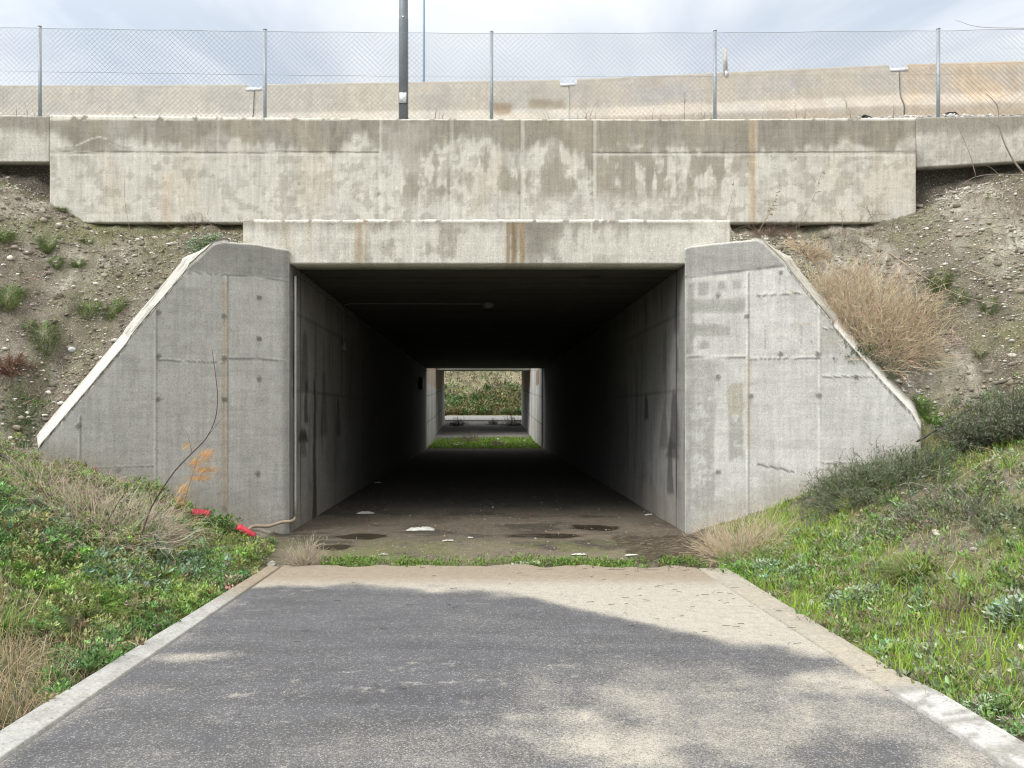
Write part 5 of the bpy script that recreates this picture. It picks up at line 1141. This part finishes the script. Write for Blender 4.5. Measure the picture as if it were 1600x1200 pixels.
# dead twigs on the slopes and road
g = Geo()
N = 5200; x, y, z, px, py = scatter(N, -8, 9, 8.6, 11.3); ax = np.abs(x); k_ = ((ax > 5.25) | (((ax - 2.6) * .54 + (y - YM) * .842) > .3)) & (ax > 3); x, y, z = x[k_], y[k_], z[k_]; n = len(x)
C = curves(np.stack([x, y, z + .02], -1), rng.uniform(0, 6.28, n), rng.normal(.2, .25, n), np.clip(rng.lognormal(-2.1, .5, n), .04, .45), 6, .18, .2)
V, Fc, cp = tubes(C, np.full((n, 6), .0025) * rng.uniform(.6, 1.6, (n, 1)), 3); g.add(V, [Fc], np.repeat(jit(pick([[.30, .25, .18], [.18, .14, .11], [.40, .33, .24]], n), n), 18, axis=0))
for sgn in (-1, 1):
    x, y, z, px, py = scatter(5200, 2.6 if sgn > 0 else -6.4, 7.2 if sgn > 0 else -2.5, 3.2, 9.3); tg_ = fbm(x * 1.7, y * 1.7, 3, 260 + sgn)
    k_ = ((y < 8.6) | (np.abs(x) < 4.9)) & (rng.random(len(x)) < ss(.42, .62, tg_) + .12) & ~((y > 7.5) & (np.abs(x) < 2.6)); x, y, z = x[k_], y[k_], z[k_]; n = len(x)
    C = curves(np.stack([x, y, z + .01], -1), rng.uniform(0, 6.28, n), np.clip(rng.normal(.55, .4, n), -.1, 1.5), np.clip(rng.lognormal(-1.9, .4, n), .05, .4), 6, .22, .5)
    V, Fc, cp = tubes(C, np.full((n, 6), .0016) * rng.uniform(.6, 1.5, (n, 1)), 3); g.add(V, [Fc], np.repeat(jit(pick([[.42, .35, .24], [.26, .21, .15], [.50, .43, .30], [.20, .15, .13]], n), n), 18, axis=0))
o = mkg('dead_twigs', g, M['dry'], origin=(0, 10, 3)); tag(o, 'dead twigs and stems scattered over both banks and slopes', 'twigs', kind='stuff')
g = Geo(); n = 110
x = np.concatenate([rng.uniform(1.0, 2.6, n // 2), rng.uniform(-1.5, 2.4, n - n // 2)]); y = np.concatenate([rng.uniform(4.6, 7.8, n // 2), rng.uniform(4.0, 9.5, n - n // 2)])
C = curves(np.stack([x, y, 0 * x + .024], -1), rng.normal(0, .5, n), 0 * x, rng.uniform(.01, .07, n), 5, .12, 0); C[..., 2] = .026 + .0 * C[..., 2]
V, Fc, cp = tubes(C, np.full((n, 5), .0022), 3); g.add(V, [Fc], np.repeat(jit([.08, .065, .05], n), 15, axis=0))
o = mkg('road_debris', g, M['dry'], origin=(0, 6, 0)); tag(o, 'tiny dark twigs lying on the sandy asphalt', 'debris', kind='stuff')
g = Geo(); n = 1500; x = rng.uniform(1.6, 2.75, n); y = rng.uniform(7.7, 9.9, n); z = hter(x, y); C = curves(np.stack([x, y, z + .01], -1), rng.normal(0, .6, n), 0 * x, rng.uniform(.05, .2, n), 5, .2, 0); 
V, Fc, cp = tubes(C, np.full((n, 5), .0022), 3); g.add(V, [Fc], np.repeat(jit([.11, .085, .06], n, .4), 15, axis=0)); o = mkg('leaf_litter', g, M['dry']); tag(o, 'dark twig litter washed up in the right corner of the tunnel mouth', 'litter', kind='stuff')
# tumbleweeds inside the far gap
for (px_, py_, Y, R_, cols, lb) in ((733, 682, 39.5, .55, [[.30, .22, .17], [.24, .18, .15]], 'dry round tumbleweed standing in the open gap beyond the tunnel'), (716, 664, 51, .6, [[.16, .10, .09]], 'dark dry bush at the left of the far tunnel exit'), (770, 660, 52, .4, [[.25, .2, .16]], 'small dry bush in the middle of the far tunnel exit'), (800, 664, 51, .7, [[.13, .11, .10]], 'dark heap of dry brush at the right of the far tunnel exit'), (778, 692, 36.5, .35, [[.35, .28, .2]], 'low dry sprig in the bright green patch beyond the tunnel')):
    x0 = (px_ - CX) / F * Y; b = np.array([x0, Y, float(hter(np.array(x0), np.array(Y)))])
    plant('tumbleweed', twiggy(b, R_, R_ * 1.1, 70, .012, cols, 5, 1.35, .2, .2), 'dry', lb, 'dry bush', b)
g = Geo(); x = rng.uniform(XL + .2, XR - .2, 40); y = rng.uniform(34.9, 41.5, 40); z = hter(x, y); Vs, Fs, Cs = stones(np.stack([x, y, z + .05], -1), rng.uniform(.02, .08, 40), np.tile([.5, .5, .48], (40, 1)), .7); g.add(Vs, [Fs], Cs); o = mkg('rubble', g, M['stone']); tag(o, 'small pale rubble beside the green patch beyond the tunnel', 'rubble', kind='stuff')

# ------------------------------------------------------------------ sky and light
w = bpy.data.worlds.new('World'); SC.world = w; w.use_nodes = True; nt = w.node_tree; nt.nodes.clear()
SUN_EL, SUN_AZ = R(48), R(-128)      # compass angle: 0 = +Y, clockwise positive (left-behind the camera)
class WN(NT):
    def __init__(s, tree): s.t = tree
t = WN(nt)
sky = t.n('ShaderNodeTexSky', sky_type='NISHITA'); sky.sun_disc = False; sky.sun_elevation = SUN_EL; sky.sun_rotation = SUN_AZ; sky.air_density = 1.0; sky.dust_density = 2.0
dirv = t.n('ShaderNodeTexCoord').outputs['Generated']; sx = t.n('ShaderNodeSeparateXYZ', i_0=dirv)
zc_ = t.math('MAXIMUM', sx.outputs[2], .08)
flatv = t.n('ShaderNodeCombineXYZ', i_0=t.math('DIVIDE', sx.outputs[0], zc_), i_1=t.math('DIVIDE', sx.outputs[1], zc_), i_2=0.0).outputs[0]
na = t.noise(t.scl(flatv, (.75, .5, 1)), 1.5, 6, .52, .7); nb = t.noise(t.scl(flatv, (1, .7, 1)), .6, 3, .5, .3)
cl_ = t.rng(t.math('ADD', t.math('MULTIPLY', na, .65), t.math('MULTIPLY', nb, .5)), .49, .64, 0, 1)
cloud = t.mix(cl_, (.60, .67, .77), (.94, .97, 1.0))
el = t.math('MAXIMUM', sx.outputs[2], 0.0)
cie = t.rng(el, .44, 1, .80, 1.8)
sdir = (math.sin(SUN_AZ) * math.cos(SUN_EL), math.cos(SUN_AZ) * math.cos(SUN_EL), math.sin(SUN_EL))
dt = t.n('ShaderNodeVectorMath', operation='DOT_PRODUCT', i_0=dirv, i_1=sdir).outputs['Value']
cie = t.math('ADD', cie, t.math('MULTIPLY', t.math('POWER', t.math('MAXIMUM', dt, 0.0), 2.0), 1.5))
cloud = t.mix(t.rng(el, .42, .7, 0, 1), cloud, (.98, .965, .93))
cloud = t.mix(1.0, cloud, t.gray(cie), 'MULTIPLY')
skyc = t.mix(1.0, sky.outputs[0], (.10, .10, .10), 'MULTIPLY')
final = t.mix(.90, skyc, cloud)
bg = t.n('ShaderNodeBackground', i_Color=final, i_Strength=1.0)
o = t.n('ShaderNodeOutputWorld'); nt.links.new(bg.outputs[0], o.inputs[0])
ld = bpy.data.lights.new('sun', 'SUN'); ld.energy = 1.5; ld.angle = R(25); ld.color = (1, .96, .9)
lo = bpy.data.objects.new('sun', ld); COL.objects.link(lo)
import mathutils
sd_ = mathutils.Vector((math.sin(SUN_AZ) * math.cos(SUN_EL), math.cos(SUN_AZ) * math.cos(SUN_EL), math.sin(SUN_EL)))
lo.rotation_euler = (-sd_).to_track_quat('-Z', 'Y').to_euler()

cam = bpy.data.cameras.new('camera'); co = bpy.data.objects.new('camera', cam); COL.objects.link(co); SC.camera = co
co.location = (0, 0, CAMZ); co.rotation_euler = (R(90), 0, 0); cam.sensor_width = 36; cam.lens = 27
cam.shift_x = (800 - CX) / 1600; cam.shift_y = (CY - 600) / 1600; cam.clip_end = 2000; cam.clip_start = .05
SC.view_settings.view_transform = 'Standard'; SC.view_settings.look = 'None'; SC.view_settings.exposure = 0.55; SC.view_settings.gamma = 1
SC.render.engine = 'CYCLES'; SC.cycles.max_bounces = 5; SC.cycles.diffuse_bounces = 2; SC.cycles.use_denoising = True; SC.cycles.pixel_filter_type = 'BLACKMAN_HARRIS'; SC.cycles.filter_width = 1.1
